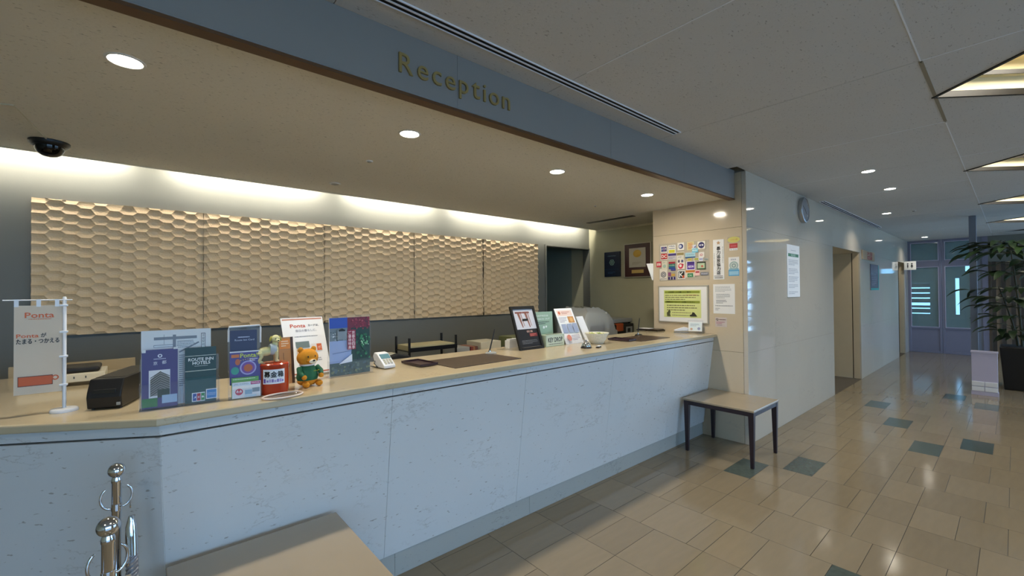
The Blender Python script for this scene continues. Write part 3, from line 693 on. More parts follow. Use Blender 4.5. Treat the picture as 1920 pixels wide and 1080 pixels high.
# flag stand
t = thing('flag_stand', 'small white table flag stand with a Ponta flag at left end of counter', 'flag', (-0.229, 2.489, 1.0))
MB().lathe([(0.042, 0), (0.042, 0.008), (0.038, 0.013), (0.0001, 0.014)], 32).build('base', 'whiteplastic', t, smooth=True)
MB().lathe([(0.0062, 0.01), (0.0062, 0.455), (0.004, 0.459)], 16).build('pole', 'whiteplastic', t, smooth=True)
MB().tube([(-0.163, -0.004, 0.446), (0.022, -0.004, 0.446)], 0.0024, 8).build('cross_rod', 'whiteplastic', t, smooth=True)
for z in (0.424, 0.318, 0.220, 0.107): box(-0.014, -0.008, z-0.004, 0.010, 0.008, z+0.004).build('clip', 'whiteplastic', t, bevel=0.0015)
fl = box(-0.134, -0.006, 0.083, -0.006, -0.0052, 0.425).build('flag', mat('flag cloth', 'DDCDB8', 0.7), t)
X = lambda p: -0.134+(p-113)*0.128/372
Z = lambda p: 0.425-(p-130)*0.342/685
pb = MB()
pb.text('Ponta', X(195), Z(225), Z(185)-Z(225), X(420)-X(195), 'D9652B', thick=0.0006).greek(X(222), Z(242), X(398), Z(230), 1, 'D98A5A', last=1)
pb.text('Ponta', X(132), Z(378), Z(350)-Z(378), X(300)-X(132), 'D9652B', thick=0.0004).text('が', X(318), Z(378), Z(345)-Z(378), X(360)-X(318), BLK, thick=0.0004)
pb.text('たまる・つかえる', X(132), Z(425), Z(388)-Z(425), X(462)-X(132), BLK, thick=0.0005)
pb.q(X(143), Z(753), X(412), Z(676), '5A2A14').q(X(148), Z(748), X(407), Z(681), 'C95A1E').ring(X(432), Z(700), 0.006, 0.010, 'C95A1E').greek(X(185), Z(725), X(372), Z(705), 1, 'F0C49A', last=1)
for v in range(len(pb.v)): pb.v[v] = (pb.v[v][0], pb.v[v][1]-0.006, pb.v[v][2])
pr(pb, fl)
for x in (-0.128, -0.07, -0.02): box(x-0.006, -0.0068, 0.42, x+0.006, -0.0055, 0.449).build('loop', 'whiteplastic', t)

# receipt printer
t = thing('receipt_printer', 'black receipt printer on the counter beside the flag stand', 'printer', (-0.163, 2.42, 1.0), math.radians(-19))
W_, D_, H_ = 0.112, 0.40, 0.122
def yz_prism(prof, x0, x1):
    n = len(prof); mb = MB(); mb.add([(x0, y, z) for y, z in prof]+[(x1, y, z) for y, z in prof], [list(range(n)), list(range(n, 2*n))[::-1]]+[(i, n+i, n+(i+1) % n, (i+1) % n) for i in range(n)]); return mb
yz_prism([(0.008, 0.006), (0, 0.05), (0.006, 0.075), (0.03, H_), (D_, H_), (D_, 0.006)], 0, W_).build('body', 'black', t, bevel=0.005, seg=3)
box(0.02, 0.002, 0.068, 0.094, 0.03, 0.082).build('paper_slot', 'softblack', t, bevel=0.002)
box(0.096, -0.0005, 0.016, 0.108, 0.01, 0.028).build('power_button', 'greyplastic', t, bevel=0.001)
box(0.006, 0.06, H_-0.001, W_-0.006, D_-0.05, H_+0.0015).build('lid', 'black', t, bevel=0.001)
for sx in (0.012, W_-0.012):
    for sy in (0.03, D_-0.03): MB().lathe([(0.006, 0), (0.006, 0.008)], 12, (sx, sy, 0)).build('foot', 'softblack', t)

# leaflet holder with two pockets
t = thing('brochure_holder', 'clear acrylic double leaflet holder standing between printer and card holder', 'leaflet holder', (0.003, 2.292, 1.0), math.radians(-2.5))
g = MB(); g.box(-0.004, -0.03, 0, 0.262, 0.03, 0.003); g.box(-0.004, 0.027, 0, 0.262, 0.03, 0.20); g.box(-0.004, -0.03, 0, 0.122, -0.027, 0.105); g.box(0.130, -0.03, 0, 0.262, -0.027, 0.105)
for x in (-0.004, 0.119, 0.130, 0.259): g.box(x, -0.03, 0, x+0.003, 0.03, 0.105)
g.build('acrylic_body', 'glass', t)
BR = dict(tilt=4)
s = thing('map_leaflet', 'white leaflet with a grey street map, at the back of the acrylic holder', 'leaflet', (0.004, 2.292+0.014, 1.004), math.radians(-2.5))
o = sheet(s, 'sheet', 0.232, 0.312, 'paper', 0.002); pb = MB()
X = lambda p: (p-155)*0.232/655
Z = lambda p: 0.312-(p-190)*0.312/690
pb.q(X(268), Z(278), X(670), Z(252), '8A8E96').q(X(440), Z(400), X(470), Z(235), '8A8E96').q(X(265), Z(345), X(440), Z(322), 'A0A4AA').q(X(270), Z(340), X(440), Z(328), 'F1F1F0').line(X(500), Z(400), X(690), Z(315), 0.006, '8A8E96')
pb.q(X(358), Z(320), X(361), Z(230), GRY).q(X(480), Z(298), X(635), Z(294), GRY).q(X(712), Z(395), X(755), Z(232), '55585E').q(X(717), Z(390), X(750), Z(238), 'F1F1F0').vtext('京都駅前', X(722), Z(240), 0.011, 0.009, '55585E', 1.15)
pb.greek(X(480), Z(360), X(660), Z(300), 4, '9A9EA6').greek(X(500), Z(720), X(560), Z(420), 16, '8A8E96', seed=4)
for i in range(5): pb.disc(X(380+i*12), Z(385+(i % 2)*8), 0.004, '3A4A8A' if i % 2 else '55585E', 8)
pr(pb, o)
s = thing('hotel_leaflet', 'purple leaflet with a photo of a hotel building, in the left pocket', 'leaflet', (0.006, 2.292-0.012, 1.004), math.radians(-2.5))
o = sheet(s, 'sheet', 0.114, 0.236, mat('purple card', '4A3F77', 0.4), 0.006); pb = MB()
X = lambda p: (p-160)*0.114/325
Z = lambda p: 0.236-(p-400)*0.236/570
pb.q(0, Z(425), X(195), Z(398), 'F1F1F0').q(X(445), Z(405), X(487), Z(385), 'F1F1F0').ring(X(322), Z(462), 0.004, 0.0075, 'E8E8F0', 12)
pb.greek(X(265), Z(500), X(375), Z(482), 1, 'C9C6DD', last=1).text('京', X(262), Z(550), Z(515)-Z(550), 0.013, 'EDEBF5').text('都', X(340), Z(545), Z(510)-Z(545), 0.014, 'EDEBF5')
pb.q(X(222), Z(870), X(415), Z(600), 'E6E6EA').poly([(X(235), Z(850)), (X(235), Z(690)), (X(325), Z(612)), (X(412), Z(680)), (X(412), Z(850))], '8C8982')
for i in range(9): z = Z(650+i*22); pb.poly([(X(236), z-0.012), (X(325), z+0.011), (X(325), z+0.0145), (X(236), z-0.0085)], '34322F').poly([(X(325), z+0.011), (X(411), z-0.009), (X(411), z-0.0055), (X(325), z+0.0145)], '4A4843')
pb.q(X(300), Z(870), X(412), Z(790), '2E3B2A').q(X(162), Z(955), X(300), Z(870), '2F7A3A').q(X(340), Z(930), X(480), Z(850), 'A8C4E0'); pr(pb, o)
s = thing('hotel_group_leaflet', 'dark green leaflet reading ROUTE INN HOTELS in the right pocket', 'leaflet', (0.144, 2.286-0.012, 1.004), math.radians(-2.5))
o = sheet(s, 'sheet', 0.108, 0.234, mat('dark green card', '10352E', 0.4), 0.006); pb = MB()
X = lambda p: (p-560)*0.108/303
Z = lambda p: 0.234-(p-375)*0.234/535
pb.q(0, Z(458), 0.108, Z(453), 'D8D8C8').q(0, Z(604), 0.108, Z(598), 'D8D8C8').text('ROUTE INN', X(592), Z(505), 0.0125, X(835)-X(592), 'F0F0EA', thick=0.0004).text('HOTELS', X(632), Z(540), 0.0125, X(803)-X(632), 'F0F0EA', thick=0.0004).greek(X(650), Z(560), X(780), Z(550), 1, 'C8C8C0', last=1)
pb.q(0, 0.0, 0.108, Z(665), '1B4A47')
pb.q(X(625), Z(898), X(752), Z(812), 'F4F4F4')
for i, c in enumerate(('1F4A9E', 'B0203A', '2E8A4A')):
    x = X(634+i*40); pb.q(x, Z(890), x+0.0125, Z(820), c).text('JCB'[i], x+0.003, Z(864), 0.007, 0.007, 'FFFFFF', thick=0.0003)
pb.q(X(762), Z(885), X(872), Z(788), 'F4F4F4').q(X(770), Z(878), X(864), Z(796), '3C86C8').text('AMERICAN', X(775), Z(835), 0.004, 0.029, 'DDEEFF').text('EXPRESS', X(778), Z(850), 0.004, 0.027, 'DDEEFF'); pr(pb, o)

# upright card holder
t = thing('card_holder', 'clear upright acrylic holder between the double leaflet holder and the red donation box', 'leaflet holder', (0.296, 2.272, 1.0), math.radians(-6))
g = MB(); g.box(0, -0.035, 0, 0.127, 0.03, 0.003); g.box(0, 0.027, 0, 0.127, 0.03, 0.315); g.box(0, -0.035, 0, 0.127, -0.032, 0.045); g.box(0, -0.035, 0, 0.003, 0.03, 0.12); g.box(0.124, -0.035, 0, 0.127, 0.03, 0.12); g.build('acrylic_body', 'glass', t)
c_ = MB(); c_.tube([(0.002, 0.024, 0.25), (0.002, 0.022, 0.30), (0.004, 0.018, 0.316), (0.122, 0.018, 0.32), (0.126, 0.022, 0.31), (0.126, 0.026, 0.24)], 0.004, 8).build('rounded_edge', 'whiteplastic', t, smooth=True)
def leaflet(name, label, parent_t, x, y, z, w, h, m, fn, th=0.004, tilt=3):
    c, s_ = math.cos(parent_t.rotation_euler.z), math.sin(parent_t.rotation_euler.z); L = parent_t.location
    q = thing(name, label, 'leaflet', (L.x+c*x-s_*y, L.y+s_*x+c*y, L.z+z), parent_t.rotation_euler.z)
    o = sheet(q, 'sheet', w, h, m, th, tilt=tilt); pb = MB(); fn(pb); pr(pb, o); return q
def f1(p): p.greek(0.03, 0.10, 0.075, 0.108, 1, 'D8D8F0', last=1).text('Route Inn Card', 0.018, 0.087, 0.008, 0.075, 'D8D8F0')
leaflet('card_leaflet', 'dark navy card leaflet at the back of the upright holder', t, 0.008, 0.018, 0.165, 0.104, 0.135, mat('navy card', '23214A', 0.4), f1)
def f2(p):
    p.q(0, 0.142, 0.116, 0.148, 'E8E8EC').q(0.006, 0.120, 0.036, 0.134, 'D9793A').text('Ponta!', 0.04, 0.118, 0.019, 0.066, 'D8E03A', thick=0.0004)
    p.ring(0.07, 0.072, 0.026, 0.032, 'A9A4D8').disc(0.07, 0.072, 0.026, '7A4A9A').disc(0.07, 0.071, 0.017, 'C9672E').disc(0.02, 0.062, 0.017, '3F9A8A', sx=0.9)
    for i in range(6): p.disc(0.042+i*0.009, 0.111-0.002*abs(i-2.5), 0.0022, 'E8C83A', 5)
    p.disc(0.03, 0.10, 0.014, 'C86A3A', sx=0.7).greek(0.075, 0.10, 0.112, 0.115, 2, 'E0DDF5')
leaflet('point_card_leaflet', 'purple leaflet reading Ponta in the upright holder', t, 0.006, -0.005, 0.06, 0.118, 0.148, mat('violet leaflet', '4B3C86', 0.4), f2)
def f3(p): p.greek(0.01, 0.006, 0.10, 0.018, 1, 'E8F4D8')
leaflet('green_leaflet', 'green topped leaflet just behind the small airline card', t, 0.012, -0.018, 0.004, 0.104, 0.088, mat('green leaflet', '6FA94E', 0.4), lambda p: p.greek(0.006, 0.078, 0.09, 0.085, 1, 'DDEBCB', last=1))
def f4(p):
    p.q(0, 0.054, 0.108, 0.068, 'D5E2EC').text('JAL CARD', 0.006, 0.057, 0.008, 0.055, '8C97A8').q(0.070, 0.056, 0.106, 0.069, 'B0407E').text('特約店', 0.073, 0.0585, 0.0085, 0.03, 'F8E8F0')
    p.ring(0.026, 0.028, 0.010, 0.0145, 'C8314E').disc(0.026, 0.034, 0.0045, 'C8314E').text('JAL', 0.0185, 0.022, 0.006, 0.015, 'C8314E', thick=0.0003).poly([(0.012, 0.030), (0.02, 0.018), (0.032, 0.018), (0.04, 0.030), (0.034, 0.024), (0.018, 0.024)], 'C8314E')
    p.q(0.048, 0.014, 0.075, 0.034, '8FB2C8').q(0.076, 0.022, 0.104, 0.040, '8C9AA0').q(0.046, 0.004, 0.092, 0.010, 'BFE0F0')
leaflet('airline_card', 'small white card with a red crane emblem at the front of the upright holder', t, 0.014, -0.0305, 0.004, 0.108, 0.07, 'paper', f4, 0.003, 0)

# donation box
t = thing('donation_box', 'red cylindrical donation box with a white label', 'donation box', (0.478, 2.275, 1.0), math.radians(-12))
R_ = 0.0625
MB().lathe([(0.057, 0), (0.060, 0.004), (R_, 0.02), (R_, 0.128), (0.0635, 0.130), (0.0635, 0.138), (0.059, 0.142), (0.0001, 0.142)], 48).build('drum', 'red', t, smooth=True)
lb = MB(); n = 14
def bend(mb, R):
    mb.v = [((R-y)*math.sin(x/R), -(R-y)*math.cos(x/R), z) for x, y, z in mb.v]; return mb
for i in range(n): a, b = -0.047+0.094*i/n, -0.047+0.094*(i+1)/n; lb.q(a, 0.052, b, 0.118, 'F2F2F4', y=-0.0006)
for i, ch in enumerate('募金箱'): lb.text(ch, -0.040+i*0.0275, 0.083, 0.026, 0.025, BLK, thick=0.0009)
for i in range(7): lb.q(-0.03+i*0.0105, 0.060, -0.0215+i*0.0105, 0.074 if i % 3 else 0.070, 'B9A9D8' if i % 2 else '8E7FC0', y=-0.0012)
lb.q(-0.043, 0.057, -0.034, 0.076, '6A4FA8', y=-0.0012); bend(lb, R_+0.0006).build('label', 'print', t)
box(-0.035, -0.02, 0.1415, 0.03, 0.02, 0.1445).build('coin_plate', 'red', t, bevel=0.002)

# standing dog figurine, head turned to the guests
t = thing('dog_figurine', 'cream dog figurine with pale blue vest standing on the red donation box', 'figurine', (0.462, 2.275, 1.1445), math.radians(4))
b = MB()
b.ball((-0.020, 0, 0.052), 0.022, (1.5, 0.9, 0.95), 20); b.ball((0.014, 0, 0.058), 0.021, (1.05, 0.9, 1.15), 20); b.ball((0.020, -0.002, 0.082), 0.014, (0.95, 0.9, 1.3), 16); b.ball((-0.040, 0, 0.046), 0.018, (0.9, 1.0, 1.1), 16)
for x, y, zt in ((-0.045, -0.011, 0.048), (-0.045, 0.012, 0.048), (0.022, -0.011, 0.05), (0.022, 0.011, 0.05)):
    b.tube([(x, y, zt), (x+(0.006 if x < 0 else 0.002), y, 0.03), (x+(-0.003 if x < 0 else 0.002), y, 0.012), (x+0.001, y, 0.002)], [0.0105, 0.0085, 0.0065, 0.007], 12); b.ball((x+0.005, y, 0.0055), 0.0075, (1.35, 1, 0.75), 12)
b.tube([(-0.055, 0.0, 0.055), (-0.066, 0.004, 0.045), (-0.070, 0.006, 0.028)], [0.0055, 0.0045, 0.003], 10)
body = b.build('body', 'dog', t, smooth=True); m_ = body.modifiers.new('remesh', 'REMESH'); m_.mode = 'VOXEL'; m_.voxel_size = 0.0016; m_.use_smooth_shade = True
h = MB(); h.ball((0.022, -0.006, 0.108), 0.019, (0.98, 1.0, 1.0), 20); h.ball((0.026, -0.022, 0.101), 0.0098, (1.05, 1.2, 0.8), 16)
hd = h.build('head', 'dog', t, smooth=True); m_ = hd.modifiers.new('remesh', 'REMESH'); m_.mode = 'VOXEL'; m_.voxel_size = 0.0014; m_.use_smooth_shade = True
for s_, rot in ((-1, 0.35), (1, -0.35)):
    e = MB().ball((0, 0, -0.010), 0.010, (0.42, 0.85, 1.35), 14).build('ear', mat('olive dog ear', 'A8A247', 0.5), hd, smooth=True); e.location = (0.022+s_*0.0185, -0.004, 0.119); e.rotation_euler = (0, -s_*0.25, 0)
for s_ in (-1, 1): MB().ball((0.0235+s_*0.0075, -0.0235, 0.110), 0.0021, n=10).build('eye', 'black', hd, smooth=True)
MB().ball((0.027, -0.0345, 0.1025), 0.0032, (1.2, 0.8, 0.9), 10).build('nose', 'black', hd, smooth=True)
v = MB().lathe([(0.0205, -0.014), (0.0225, -0.008), (0.0235, 0.0), (0.0225, 0.008), (0.0205, 0.013)], 24, mx=Matrix.Translation((0.012, 0, 0.060)) @ Matrix.Rotation(PI/2, 4, 'Y') @ Matrix.Diagonal((1.18, 0.93, 1, 1))).build('vest', 'dogvest', t, smooth=True)

# plush bear toy
t = thing('plush_bear', 'golden plush bear toy in a green top seated on the counter', 'toy', (0.642, 2.335, 1.0), math.radians(14))
b = MB(); b.ball((0, 0, 0.050), 0.05, (1.05, 0.85, 1.0), 28); b.ball((0, 0, 0.082), 0.04, (1.0, 0.85, 0.8), 24)
bd = b.build('torso', 'green', t, smooth=True); m_ = bd.modifiers.new('remesh', 'REMESH'); m_.mode = 'VOXEL'; m_.voxel_size = 0.003; m_.use_smooth_shade = True
b = MB(); b.ball((0, 0, 0.026), 0.045, (1.1, 0.9, 0.58), 24).build('lower_body', 'bear', t, smooth=True)
h = MB(); h.ball((0, -0.002, 0.142), 0.047, (1.12, 0.9, 0.92), 28); h.ball((0, -0.036, 0.128), 0.020, (1.25, 0.85, 0.8), 18)
for s_ in (-1, 1): h.ball((s_*0.034, 0.002, 0.182), 0.0145, (1, 0.6, 1), 16)
hd = h.build('head', 'bear', t, smooth=True); m_ = hd.modifiers.new('remesh', 'REMESH'); m_.mode = 'VOXEL'; m_.voxel_size = 0.0022; m_.use_smooth_shade = True
MB().ball((0.0, -0.052, 0.126), 0.014, (1.35, 0.6, 0.85), 18).build('muzzle', mat('cream plush', 'E8DCC0', 0.9, bump=0.4, bscale=400), hd, smooth=True)
MB().ball((0, -0.062, 0.132), 0.0058, (1.2, 0.8, 0.85), 14).build('nose', 'black', hd, smooth=True)
for s_ in (-1, 1):
    MB().ball((s_*0.018, -0.040, 0.150), 0.0042, (0.8, 0.7, 1.2), 12).build('eye', 'black', hd, smooth=True)
    MB().tube([(s_*0.044, -0.006, 0.092), (s_*0.054, -0.028, 0.072), (s_*0.046, -0.046, 0.056)], [0.014, 0.0135, 0.012], 14).build('sleeve', 'green', t, smooth=True)
    MB().ball((s_*0.044, -0.050, 0.052), 0.0125, n=16).build('paw', 'bear', t, smooth=True)
    MB().ball((s_*0.034, -0.048, 0.0155), 0.0155, (1.05, 1.35, 1.0), 18).build('foot', 'bear', t, smooth=True)
MB().lathe([(0.036, -0.004), (0.039, 0.001), (0.036, 0.006)], 28, (0, 0, 0.107), sy=0.85).build('collar', 'white', t, smooth=True)
for i in range(4): MB().ball((0.014+i*0.009, -0.0385+i*0.0018, 0.076+0.001*(i % 2)), 0.0024, n=8).build('badge', mat('yellow badge', 'D8D23A', 0.6) if i == 0 else bpy.data.materials['yellow badge'], t)

# oval dish at the counter's edge
t = thing('oval_dish', 'pale oval rimmed dish at counter edge in front of the donation box', 'dish', (0.49, 2.158, 1.0), math.radians(8))
rim_m = mat('pale pink plastic', 'E6D6CC', 0.3)
MB().tube([(0.084*math.cos(q), 0.052*math.sin(q), 0.0065) for q in [2*PI*i/40 for i in range(41)]], 0.0038, 8, cap=False).build('rim', rim_m, t, smooth=True)
MB().lathe([(0.0001, 0.0), (0.078, 0.0), (0.084, 0.005), (0.082, 0.006), (0.077, 0.002), (0.0001, 0.002)], 40, sy=0.62).build('clear_base', 'glass', t, smooth=True)

# slanted poster in acrylic stand
t = thing('poster_stand', 'slanted acrylic stand with a white Ponta card poster behind the bear', 'sign', (0.612, 2.56, 1.0), math.radians(9))
o = sheet(t, 'poster', 0.236, 0.335, 'paper', 0.002, 0, 0, 0.012, 20); pb = MB(); w, hh = 0.236, 0.335
pb.q(0.006, hh-0.014, w-0.006, hh-0.006, 'C98A72').q(0.006, 0.008, w-0.006, 0.015, 'C9765A')
pb.text('Ponta', 0.045, 0.276, 0.020, 0.084, 'CC5A3C', thick=0.0007).text('カードは、', 0.145, 0.279, 0.013, 0.062, '5A5A60', thick=0.0003).text('毎日の暮らしに、', 0.07, 0.250, 0.014, 0.12, 'A9AAB0', thick=0.0003).greek(0.06, 0.218, 0.19, 0.226, 1, '8A8A90', last=1)
pb.q(0.06, 0.155, 0.135, 0.192, '6F7F7E').q(0.060, 0.105, 0.15, 0.15, 'D8B890').q(0.145, 0.13, 0.205, 0.175, 'E8E0DA').q(0.175, 0.133, 0.203, 0.172, 'D0653A').text('ポ', 0.18, 0.142, 0.018, 0.018, 'F5D8C8').greek(0.09, 0.06, 0.2, 0.095, 3, 'A8A8AE', seed=3).greek(0.06, 0.03, 0.2, 0.045, 1, 'B8A8A8', seed=5)
pr(pb, o)
sheet(t, 'acrylic_plate', 0.242, 0.345, 'glass', 0.003, -0.003, 0.0035, 0.012, 20)
box(-0.003, -0.03, 0, 0.239, 0.12, 0.003).build('acrylic_foot', 'glass', t); box(-0.003, -0.006, 0.003, 0.239, -0.003, 0.02).build('acrylic_lip', 'glass', t)

# cookie leaflet behind dog
t = thing('orange_leaflet', 'narrow brown and orange leaflet standing behind the dog figurine', 'leaflet', (0.545, 2.45, 1.0), math.radians(5))
o = sheet(t, 'sheet', 0.07, 0.24, mat('tan leaflet', 'B88A5C', 0.5), 0.003, tilt=8); pb = MB(); pb.q(0.003, 0.18, 0.055, 0.232, 'D98A3E').q(0.057, 0.0, 0.07, 0.24, '4A3222').greek(0.012, 0.19, 0.05, 0.225, 3, 'F5DDB8').line(0.02, 0.16, 0.022, 0.02, 0.002, '4A3222').line(0.05, 0.10, 0.02, 0.03, 0.002, '4A3222'); pr(pb, o)

# catalogue stand
t = thing('catalogue_stand', 'clear stand holding a travel catalogue with blue sky and red maple cover', 'catalogue', (0.79, 2.455, 1.0), math.radians(5))
g = MB(); g.box(-0.008, -0.03, 0, 0.248, 0.09, 0.003); g.box(-0.008, 0.010, 0.003, 0.248, 0.013, 0.34); g.box(-0.008, -0.016, 0.003, 0.248, -0.013, 0.09); g.box(-0.008, -0.016, 0.003, -0.005, 0.013, 0.09); g.box(0.245, -0.016, 0.003, 0.248, 0.013, 0.09); g.build('acrylic_body', 'glass', t)
o = sheet(t, 'cover', 0.236, 0.322, 'paper', 0.006, 0, 0, 0.006, 1); pb = MB()
X = lambda p: (p-918)*0.236/443
Z = lambda p: 0.322-(p-90)*0.322/640
pb.q(0, Z(230), X(1150), 0.322, '3458B8').q(0, Z(345), X(1110), Z(205), '7C8C96').q(X(1110), Z(240), 0.236, 0.322, '7A3346').q(0, Z(590), X(1150), Z(345), '9FB4DE').q(X(1150), Z(590), 0.236, Z(210), '2C4A46').q(0, 0, 0.236, Z(590), '4C6462')
rd = random.Random(2)
for i in range(60): pb.disc(X(rd.uniform(1150, 1355)), Z(rd.uniform(95, 230)), rd.uniform(0.002, 0.006), rd.choice(('9A3A50', '6A2A3A', 'B05A66', '5A3A4A')), 6)
for i in range(46): pb.disc(X(rd.uniform(925, 1105)), Z(rd.uniform(240, 340)), rd.uniform(0.002, 0.005), rd.choice(('E8ECF0', '5E6E76', '8FA0A8', 'C8D0D4')), 6)
for i in range(46): pb.disc(X(rd.uniform(1190, 1352)), Z(rd.uniform(280, 590)), rd.uniform(0.003, 0.009), rd.choice(('2F6A50', '1E3A3A', '3F8A62', '24504A')), 7)
for i in range(22): pb.disc(X(rd.uniform(1250, 1345)), Z(rd.uniform(320, 410)), rd.uniform(0.002, 0.005), rd.choice(('8AD0A0', '5FB07A', 'B8E0C0')), 7)
for i in range(50): pb.disc(X(rd.uniform(930, 1350)), Z(rd.uniform(600, 715)), rd.uniform(0.004, 0.009), rd.choice(('6A8078', '3E5456', '7A8A6A', '54707A')), 7)
pb.q(X(990), Z(330), X(1090), Z(222), '8A98A2').poly([(X(1000), Z(230)), (X(1040), Z(208)), (X(1080), Z(230)), (X(1070), Z(240)), (X(1010), Z(240))], '27302F')
pb.q(X(1097), Z(450), X(1188), Z(230), '96324A').vtext('京都の四季', X(1146), Z(238), 0.0185, 0.017, 'F2D8DC', 1.12, thick=0.0004).vtext('ご優待特典', X(1104), Z(238), 0.0185, 0.017, 'F2D8DC', 1.12, thick=0.0004)
pb.poly([(X(1000), Z(600)), (X(1145), Z(500)), (X(1145), Z(585))], 'E8EEF8').line(X(935), Z(480), X(1140), Z(462), 0.004, '6F86B8'); pr(pb, o)

# card terminal
t = thing('card_terminal', 'white card payment terminal with keypad beside the catalogue stand', 'card reader', (1.125, 2.50, 1.0), math.radians(6))
yz_prism([(0, 0.004), (0, 0.022), (0.085, 0.088), (0.125, 0.094), (0.14, 0.07), (0.11, 0.004)], 0, 0.078).build('body', 'whiteplastic', t, bevel=0.006, seg=3)
Tm = Matrix.Translation((0, 0, 0.022)) @ Matrix.Rotation(math.atan2(0.066, 0.085), 4, 'X')
MB().box(0.008, 0.060, 0.0005, 0.07, 0.098, 0.003, mx=Tm).build('screen', 'screen', t)
for i in range(4):
    for j in range(3): MB().box(0.012+j*0.02, 0.012+i*0.0115, 0, 0.026+j*0.02, 0.019+i*0.0115, 0.003, mx=Tm).build('key', mat('terminal key', 'B8B49E', 0.5) if i+j == 0 else ('greyplastic' if i == 0 else bpy.data.materials['terminal key']), t)
MB().tube([(0.01, 0.12, 0.05), (-0.012, 0.10, 0.03), (-0.010, 0.06, 0.008), (0.0, 0.16, 0.004)], 0.003, 8).build('cable', 'black', t, smooth=True)

# writing mats, coin trays, pens
def mat_thing(name, label, cat, x, y, w, d, h, m, rz, bev=0.0015):
    t = thing(name, label, cat, (x, y, 1.0), math.radians(rz)); box(-w/2, -d/2, 0, w/2, d/2, h).build('pad' if h < 0.006 else 'tray_body', m, t, bevel=bev); return t
mat_thing('writing_mat', 'brown leather writing mat on the middle of the counter', 'desk mat', 1.735, 2.43, 0.56, 0.37, 0.004, 'brownmat', 2)
mat_thing('writing_mat', 'dark brown writing mat near the wall of stickers', 'desk mat', 3.77, 2.42, 0.50, 0.33, 0.004, 'brownmat', 0)
for x, y, l, rz in ((1.375, 2.525, 'brown coin tray overlapping the left of the middle writing mat', 4), (3.47, 2.44, 'brown coin tray on the left end of the far writing mat', 3)):
    t = thing('coin_tray', l, 'tray', (x, y, 1.004), math.radians(rz)); w, d = 0.13, 0.23
    box(-w/2, -d/2, 0, w/2, d/2, 0.006).build('tray_base', 'purpletray', t, bevel=0.002)
    mb = MB(); mb.box(-w/2, -d/2, 0.005, w/2, -d/2+0.006, 0.016); mb.box(-w/2, d/2-0.006, 0.005, w/2, d/2, 0.016); mb.box(-w/2, -d/2, 0.005, -w/2+0.006, d/2, 0.016); mb.box(w/2-0.006, -d/2, 0.005, w/2, d/2, 0.016); mb.build('rim', 'purpletray', t, bevel=0.001)
def pen_stand(x, y, z, top, label, m):
    t = thing('pen_stand', label, 'pen', (x, y, z))
    MB().lathe([(0.048, 0), (0.048, 0.006), (0.038, 0.014), (0.0001, 0.016)], 28, sy=0.7).build('base', m, t, smooth=True)
    MB().lathe([(0.010, 0.012), (0.011, 0.020), (0.007, 0.030)], 16, (-0.012, 0, 0)).build('socket', 'chrome', t, smooth=True)
    MB().tube([(-0.012, 0, 0.026), (-0.012+top[0]*0.15, top[1]*0.15, 0.045), (-0.012+top[0]*0.9, top[1]*0.9, 0.165), (-0.012+top[0], top[1], 0.185)], [0.0028, 0.0052, 0.0042, 0.002], 12).build('pen', 'black', t, smooth=True)
pen_stand(2.02, 2.60, 1.0, (0.05, 0.0), 'desk pen leaning right in a silver stand behind the middle mat', 'greyplastic')
pen_stand(3.995, 2.60, 1.0, (0.035, 0.0), 'black upright desk pen in a dark stand behind the far mat', 'softblack')

# framed print and signs
def small_box(name, label, cat, x0, y0, z0, x1, y1, z1, m, part='body', bev=0.003, rz=0.0):
    t = thing(name, label, cat, ((x0+x1)/2, (y0+y1)/2, z0), rz); w, d = (x1-x0)/2, (y1-y0)/2
    box(-w, -d, 0, w, d, z1-z0).build(part, m, t, bevel=bev); return t
t = thing('card_box', 'small white box of cards behind the black framed print', 'box', (2.395, 2.78, 1.0)); box(-0.06, -0.03, 0, 0.06, 0.03, 0.06).build('box', 'paper', t); box(-0.05, -0.022, 0.06, 0.05, 0.022, 0.072).build('cards', 'paper', t)
t = thing('framed_print', 'black framed print of wooden legs leaning back on the counter', 'picture frame', (2.283, 2.555, 1.0), math.radians(0.5))
w, hh = 0.272, 0.372
mb = MB(); mb.box(0, 0, 0, 0.022, 0.018, hh); mb.box(w-0.022, 0, 0, w, 0.018, hh); mb.box(0.022, 0, 0, w-0.022, 0.018, 0.024); mb.box(0.022, 0, hh-0.024, w-0.022, 0.018, hh)
o = mb.build('frame', 'softblack', t, bevel=0.002); o.rotation_euler = (-math.radians(20), 0, 0)
bk = box(0.02, 0.010, 0.02, w-0.02, 0.017, hh-0.02).build('picture', mat('picture black', '202125', 0.35), t); bk.rotation_euler = (-math.radians(20), 0, 0)
pb = MB(); pb.q(0.024, 0.175, w-0.024, hh-0.026, 'C9CAD2')
for x in (0.07, 0.15): pb.poly([(x-0.025, 0.31), (x+0.055, 0.31), (x+0.052, 0.325), (x-0.025, 0.325)], '7E4A40').poly([(x-0.005, 0.31), (x+0.022, 0.31), (x+0.034, 0.19), (x+0.024, 0.19)], '8A5A4C').poly([(x+0.030, 0.31), (x+0.040, 0.31), (x+0.052, 0.20), (x+0.046, 0.20)], '9A7064')
pb.text('朝食', 0.125, 0.145, 0.018, 0.07, 'D8B0A0').q(0.15, 0.11, 0.235, 0.138, '7E2E2E').greek(0.155, 0.113, 0.23, 0.135, 2, 'B86A60').greek(0.05, 0.05, 0.235, 0.085, 3, '6A6C70', seed=8)
for i in range(len(pb.v)): pb.v[i] = (pb.v[i][0], pb.v[i][1]+0.0098, pb.v[i][2])
q = pr(pb, bk)
sheet(t, 'easel_back', 0.06, 0.25, 'softblack', 0.003, w/2-0.03, 0.14, 0.0, -12)
